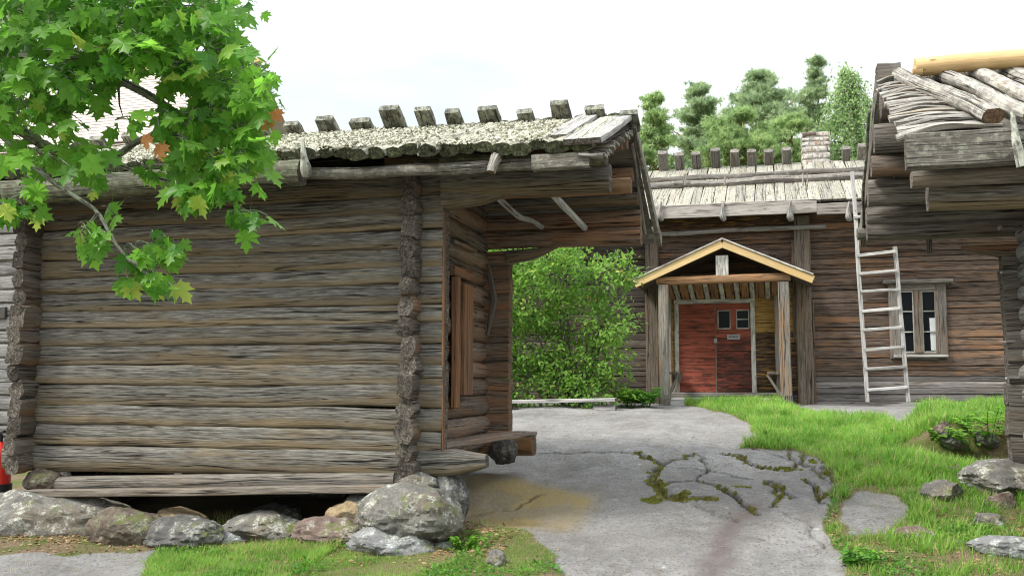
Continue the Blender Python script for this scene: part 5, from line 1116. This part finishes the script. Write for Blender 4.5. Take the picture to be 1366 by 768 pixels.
# ------------------------------------------------------------------ trees beyond the farmhouse
TUFT_V = []; TUFT_F = []
_rn = random.Random(3)
for i in range(9):
    a = i * 2.4; el_ = _rn.uniform(-.3, 1.3); d = Vector((math.cos(a) * math.cos(el_), math.sin(a) * math.cos(el_), math.sin(el_))); s_ = d.cross(Vector((0, 0, 1))).normalized() * .11
    k = len(TUFT_V); TUFT_V += [tuple(s_), tuple(-s_), tuple(d)]; TUFT_F.append((k, k + 1, k + 2))
def pine(px, top, Y, prof, label, mat='pine', n=2400, trunk='pine_bark', name='pine_tree', size=.17, cat='tree', droop=.0, base_z=1.2):
    """prof: half width in px at heights given by picture row"""
    b = P(px, 300, Y); tz_ = PZ(px, top, Y); root = empty(name, (b.x, Y, base_z), label, cat, 'trees beyond the farmhouse'); s_ = Y / F * 1.02
    Hh = tz_ - base_z; m = MB(); m.sweep(None, None, .42, .42, 'round', n=20, pts=[(b.x, Y, base_z - .2), (b.x + .1, Y, base_z + Hh * .5), (b.x, Y, tz_ - .2)], tap=(1, .6, .08), k=8, wob=.03); m.build('trunk', [trunk, trunk], root)
    rows = np.array([q[0] for q in prof], float); hw = np.array([q[1] for q in prof], float); m = MB(); parts = []
    nb = n // 46; C = []; D = []
    for i in range(nb):
        row = rng.uniform(rows[0], rows[-1]) if i > 3 else rows[0] + 4; w = np.interp(row, rows, hw) * s_ * rng.uniform(.35, 1.25); z = PZ(px, row, Y); a = rng.uniform(0, 6.283)
        dz = w * rng.uniform(.0, .7) * (1 if name == 'pine_tree' else .2)
        p0 = np.array((b.x, Y, z - dz)); p1 = np.array((b.x + math.cos(a) * w, Y + math.sin(a) * w, z + dz * .4)); m.sweep(p0, p1, .09, .09, 'round', n=6, tap=(1, .3), k=5, wob=.04)
        k = max(14, int(80 * rng.uniform(.3, 1.6))); t = rng.beta(3.2, 1.1, k); q = p0 + (p1 - p0) * t[:, None]; q = q + rng.normal(0, 1, (k, 3)) * np.array((.28, .28, .13)) * (.5 + .35 * w)[None] if np.ndim(w) else q + rng.normal(0, 1, (k, 3)) * np.array((.32, .32, .12)) * min(1.1, .38 + .2 * w)
        C.append(q); D.append(np.full(k, a))
    C = np.concatenate(C); N = len(C)
    m.build('limbs', [trunk, trunk], root)
    fw = np.array((0, 0, 1.)) + rng.normal(0, .35, (N, 3))
    v, f, at = scatter(TUFT_V, TUFT_F, C, fw, unit(N), size * rng.uniform(.6, 1.2, N)); rawmesh('crown', v, f, mat, at, root, smooth=False); return root
pine(1018, 100, 38, [(100, 8), (125, 30), (150, 48), (180, 58), (215, 62), (250, 50)], 'broad pine with orange trunk in the middle of the tree row', n=5200)
pine(935, 116, 36, [(116, 4), (140, 16), (165, 27), (190, 38), (220, 42), (250, 40)], 'conical dark pine left of the broad pine', n=3600)
pine(872, 130, 33, [(130, 6), (160, 18), (190, 24), (225, 26), (255, 24)], 'light green narrow tree beside the left storehouse roof', 'pine2', n=2800)
pine(1095, 80, 44, [(80, 3), (105, 14), (135, 22), (175, 28), (220, 30)], 'tall slender dark conifer behind the birch', n=2600, name='conifer_tree', trunk='grey_bark')
pine(990, 150, 34, [(150, 8), (175, 36), (205, 48), (235, 48)], 'low spreading pine in front of the broad pine', 'pine2', n=2600)
pine(1060, 158, 35, [(158, 8), (180, 30), (210, 40), (235, 40)], 'low bushy pine between the broad pine and the chimney', 'pine2', n=2200)
def birch():
    Y = 36; px = 1136; b = P(px, 300, Y); tz_ = PZ(px, 88, Y); root = empty('birch_tree', (b.x, Y, 1.2), 'weeping light green birch right of the chimney', 'tree', 'trees beyond the farmhouse')
    m = MB(); m.sweep(None, None, .35, .35, 'round', n=20, pts=[(b.x + .2, Y, 1), (b.x, Y, 5), (b.x, Y, tz_ - .4)], tap=(1, .6, .1), k=8, wob=.04); m.build('trunk', ['birch_trunk', 'birch_trunk'], root)
    rows = np.array([88, 110, 140, 180, 220, 250.]); hw = np.array([6, 22, 32, 37, 38, 34.]); s_ = Y / F * 1.02; C = []; m = MB()
    for i in range(150):
        row = rng.uniform(90, 225); w = np.interp(row, rows, hw) * s_ * rng.uniform(.3, 1.05); a = rng.uniform(0, 6.28); z = PZ(px, row, Y); L = rng.uniform(.6, 2.0)
        p0 = np.array((b.x, Y, z - w * .3)); p1 = np.array((b.x + math.cos(a) * w, Y + math.sin(a) * w, z)); p2 = p1 + np.array((math.cos(a) * .15, math.sin(a) * .15, -L))
        m.sweep(None, None, .04, .04, 'round', n=9, pts=[p0, p1, p2], tap=(1, .5, .15), k=4)
        k = int(40 * L) + 16; t = rng.random(k); q = p1 + (p2 - p1) * t[:, None] + rng.normal(0, .09, (k, 3)); C.append(q); k2 = 16; t = rng.random(k2); C.append(p0 + (p1 - p0) * t[:, None] + rng.normal(0, .15, (k2, 3)))
    m.build('limbs', ['grey_bark', 'grey_bark'], root); C = np.concatenate(C); N = len(C)
    v, f, at = scatter([(0, 0, 0), (.35, .5, .05), (0, 1, 0), (-.35, .5, .05)], [(0, 1, 2, 3)], C, unit(N) * (1, 1, .5) - (0, 0, .8), unit(N), rng.uniform(.06, .125, N)); rawmesh('crown', v, f, 'birch', at, root, smooth=False)
birch()

# ------------------------------------------------------------------ maple
HALF = [(0, .0), (.13, -.05), (.34, -.08), (.27, .05), (.36, .13), (.56, .24), (.42, .31), (.45, .42), (.55, .58), (.33, .49), (.19, .45), (.20, .60), (.29, .74), (.13, .75), (0, 1.0)]
outl = HALF + [(-x, y) for x, y in HALF[-2:0:-1]]
MV = [(x, y, -.30 * (x * x) - .22 * max(0, y - .3) ** 2 + (.05 if abs(x) < .02 else 0)) for x, y in outl]; k0 = len(MV)
MV += [(.15, .28, .03), (-.15, .28, .03), (0, .38, -.02)]
MF = []
nO = len(outl)
for i in range(nO):
    j = (i + 1) % nO; MF.append((i, j, k0 + 2))
MV = MV[:k0] + [MV[k0], MV[k0 + 1], MV[k0 + 2]]
# petiole
MV += [(-.012, 0, 0), (.012, 0, 0), (.0, -.55, .12)]; MF.append((k0 + 3, k0 + 4, k0 + 5))
def maple():
    tx, ty = -5.2, 3.4
    root = empty('maple_tree', (tx, ty, -.1), 'maple with bright green lobed leaves hanging in at the upper left', 'tree')
    m = MB(); m.sweep(None, None, .5, .5, 'round', n=20, pts=[(tx, ty, -.3), (tx + .1, ty, 2.2), (tx, ty + .1, 4), (tx - .2, ty, 7)], tap=(1.15, .85, .6, .3), rough=.03, k=14); m.build('trunk', ['bark', 'bark'], root)
    D = 5.0
    def q(px, py, d=D): return EYE + ray(px, py) * d
    T = lambda z: Vector((tx, ty, z))
    br = [([T(3.0), q(-130, 80), q(0, 80), q(60, 72), q(105, 72), q(130, 90), q(155, 105), q(200, 125, 4.9), q(240, 152, 4.8), q(290, 200, 4.7)], .085),
          ([T(2.4), q(-120, 140), q(0, 160), q(19, 166), q(47, 188), q(90, 208), q(150, 212), q(178, 188), q(215, 175), q(260, 190, 4.7)], .07),
          ([T(2.2), q(-110, 130, 4.7), q(0, 176, 4.6), q(34, 216, 4.6), q(81, 254, 4.6), q(131, 285, 4.5), q(140, 310, 4.5), q(165, 345, 4.5), q(210, 375, 4.4)], .04),
          ([T(3.8), q(-60, -60), q(60, -40), q(110, 0), q(142, 22), q(208, 50), q(246, 77), q(290, 105, 4.8), q(340, 140, 4.6)], .045),
          ([T(3.9), q(0, -120, 5.2), q(120, -70, 5.2), q(200, -20, 5.2), q(260, 20, 5.1), q(310, 60, 5.0)], .045),
          ([T(2.2), q(-80, 240, 4.8), q(-20, 260, 4.7), q(20, 285, 4.7)], .03),
          ([q(150, 212), q(200, 235, 4.7), q(260, 250, 4.6), q(320, 275, 4.5), q(345, 295, 4.5)], .022), ([q(60, 72), q(90, 30), q(130, -10)], .02), ([q(165, 345, 4.5), q(190, 352, 4.4), q(225, 345, 4.4)], .014), ([q(105, 72), q(95, 110), q(93, 150)], .015),
          ([q(240, 152, 4.8), q(300, 150, 4.7), q(350, 165, 4.6)], .016), ([q(131, 285, 4.5), q(110, 310, 4.5), q(118, 330, 4.5)], .012), ([q(155, 105), q(157, 140), q(163, 160)], .012)]
    m = MB(); anchors = []
    for pts, r_ in br:
        m.sweep(None, None, r_, r_, 'round', n=60, pts=pts, tap=(1.3, 1, .9, .75, .5, .22), rough=.09, k=8, wob=.008)
    m.build('limbs', ['bark', 'bark'], root)
    # leaf clusters (centre and spread in picture measure, number)
    cl = [(30, 30, 60, 45, 90), (100, 25, 50, 40, 85), (170, 20, 55, 40, 85), (235, 25, 50, 42, 90), (285, 30, 38, 45, 70), (300, 80, 34, 30, 50), (25, 105, 45, 38, 72), (90, 110, 45, 32, 60), (55, 145, 50, 25, 40), (140, 85, 36, 25, 38), (190, 75, 45, 32, 55), (240, 100, 36, 30, 44),
          (300, 130, 42, 30, 60), (340, 140, 26, 22, 34), (285, 170, 45, 30, 60), (335, 185, 28, 26, 34), (250, 205, 38, 24, 38), (300, 225, 42, 22, 42), (345, 215, 18, 22, 14), (255, 265, 32, 18, 24), (300, 262, 26, 14, 12), (330, 298, 24, 12, 12), (230, 170, 26, 20, 16),
          (15, 200, 25, 28, 12), (60, 215, 36, 22, 26), (110, 215, 34, 22, 26), (70, 180, 40, 14, 16), (130, 245, 32, 16, 10), (20, 285, 32, 16, 20), (45, 262, 20, 10, 6), (120, 322, 22, 17, 15), (150, 288, 12, 10, 3), (185, 345, 30, 16, 14), (222, 340, 22, 14, 14), (215, 380, 20, 18, 12), (172, 382, 14, 10, 5), (350, 100, 20, 22, 12), (0, 150, 25, 35, 22),
          (-60, 60, 60, 80, 110), (-60, 180, 50, 60, 60), (60, -50, 140, 45, 160), (230, -50, 90, 40, 110), (165, 175, 26, 12, 5), (205, 235, 26, 14, 8), (170, 50, 36, 26, 30), (130, 130, 26, 16, 14)]
    C = []; Dp = []; m = MB()
    for (cx, cy, rx, ry, n) in cl:
        n = int(n * (1.55 if cy < 130 else 1.6 if cx > 200 else 1.2))
        a = rng.normal(0, .52, (n, 2)); cc = q(cx, cy, 4.8)
        for i in range(n):
            d = rng.uniform(4.35, 5.5) if cy < 250 else rng.uniform(4.3, 4.7)
            C.append(q(cx + a[i, 0] * rx, cy + a[i, 1] * ry - 8, d)); Dp.append(d)
            if i % 3 == 0:
                e = q(cx + a[i, 0] * rx, cy + a[i, 1] * ry - 8, d); st = q(cx + a[i, 0] * rx * .3 - 16, cy + a[i, 1] * ry * .3 - 16, (d + 4.8) / 2); m.sweep(None, None, .007, .007, 'round', n=6, pts=[st, (st + e) / 2 + Vector((0, 0, .03)), e], tap=(1.2, .6), k=4, wob=.004)
    m.build('twigs', ['bark', 'bark'], root)
    C = np.array([tuple(c) for c in C]); N = len(C)
    nr = np.array((.15, -.55, .85)) + rng.normal(0, .42, (N, 3)); fw = np.array((.35, -.25, -.75)) + rng.normal(0, .5, (N, 3))
    pr = []; grp = rng.integers(0, 4, N); sz = rng.uniform(.05, .122, N); rr_ = np.clip(rng.normal(.45, .27, N), 0, 1)
    for gk, (zs, xs_, tw) in enumerate(((1, 1, 0), (2.6, .85, .12), (1.8, 1.08, -.15), (-.9, .95, .1))):
        t_ = [(x * xs_, y, z * zs + tw * x * y) for x, y, z in MV]; q_ = grp == gk; pr.append(scatter(t_, MF, C[q_], fw[q_], nr[q_], sz[q_], rnd=rr_[q_]))
    v, f, at = joined(pr); rawmesh('crown', v, f, 'maple', at, root, smooth=False)
    C = np.array([tuple(q(195, 180, 4.4)), tuple(q(213, 192, 4.4)), tuple(q(362, 155, 4.45)), tuple(q(366, 148, 4.5))])
    v, f, at = scatter(MV, MF, C, np.array([(0, 0, -1), (.2, 0, -1), (-.5, 0, -.6), (.4, 0, -.6)]) * 1.0, np.array([(0, -1, .2)] * 4) + rng.normal(0, .2, (4, 3)), np.array((.075, .09, .09, .07))); rawmesh('dry_leaves', v, f, 'maple_dry', at, root, smooth=False)
maple()
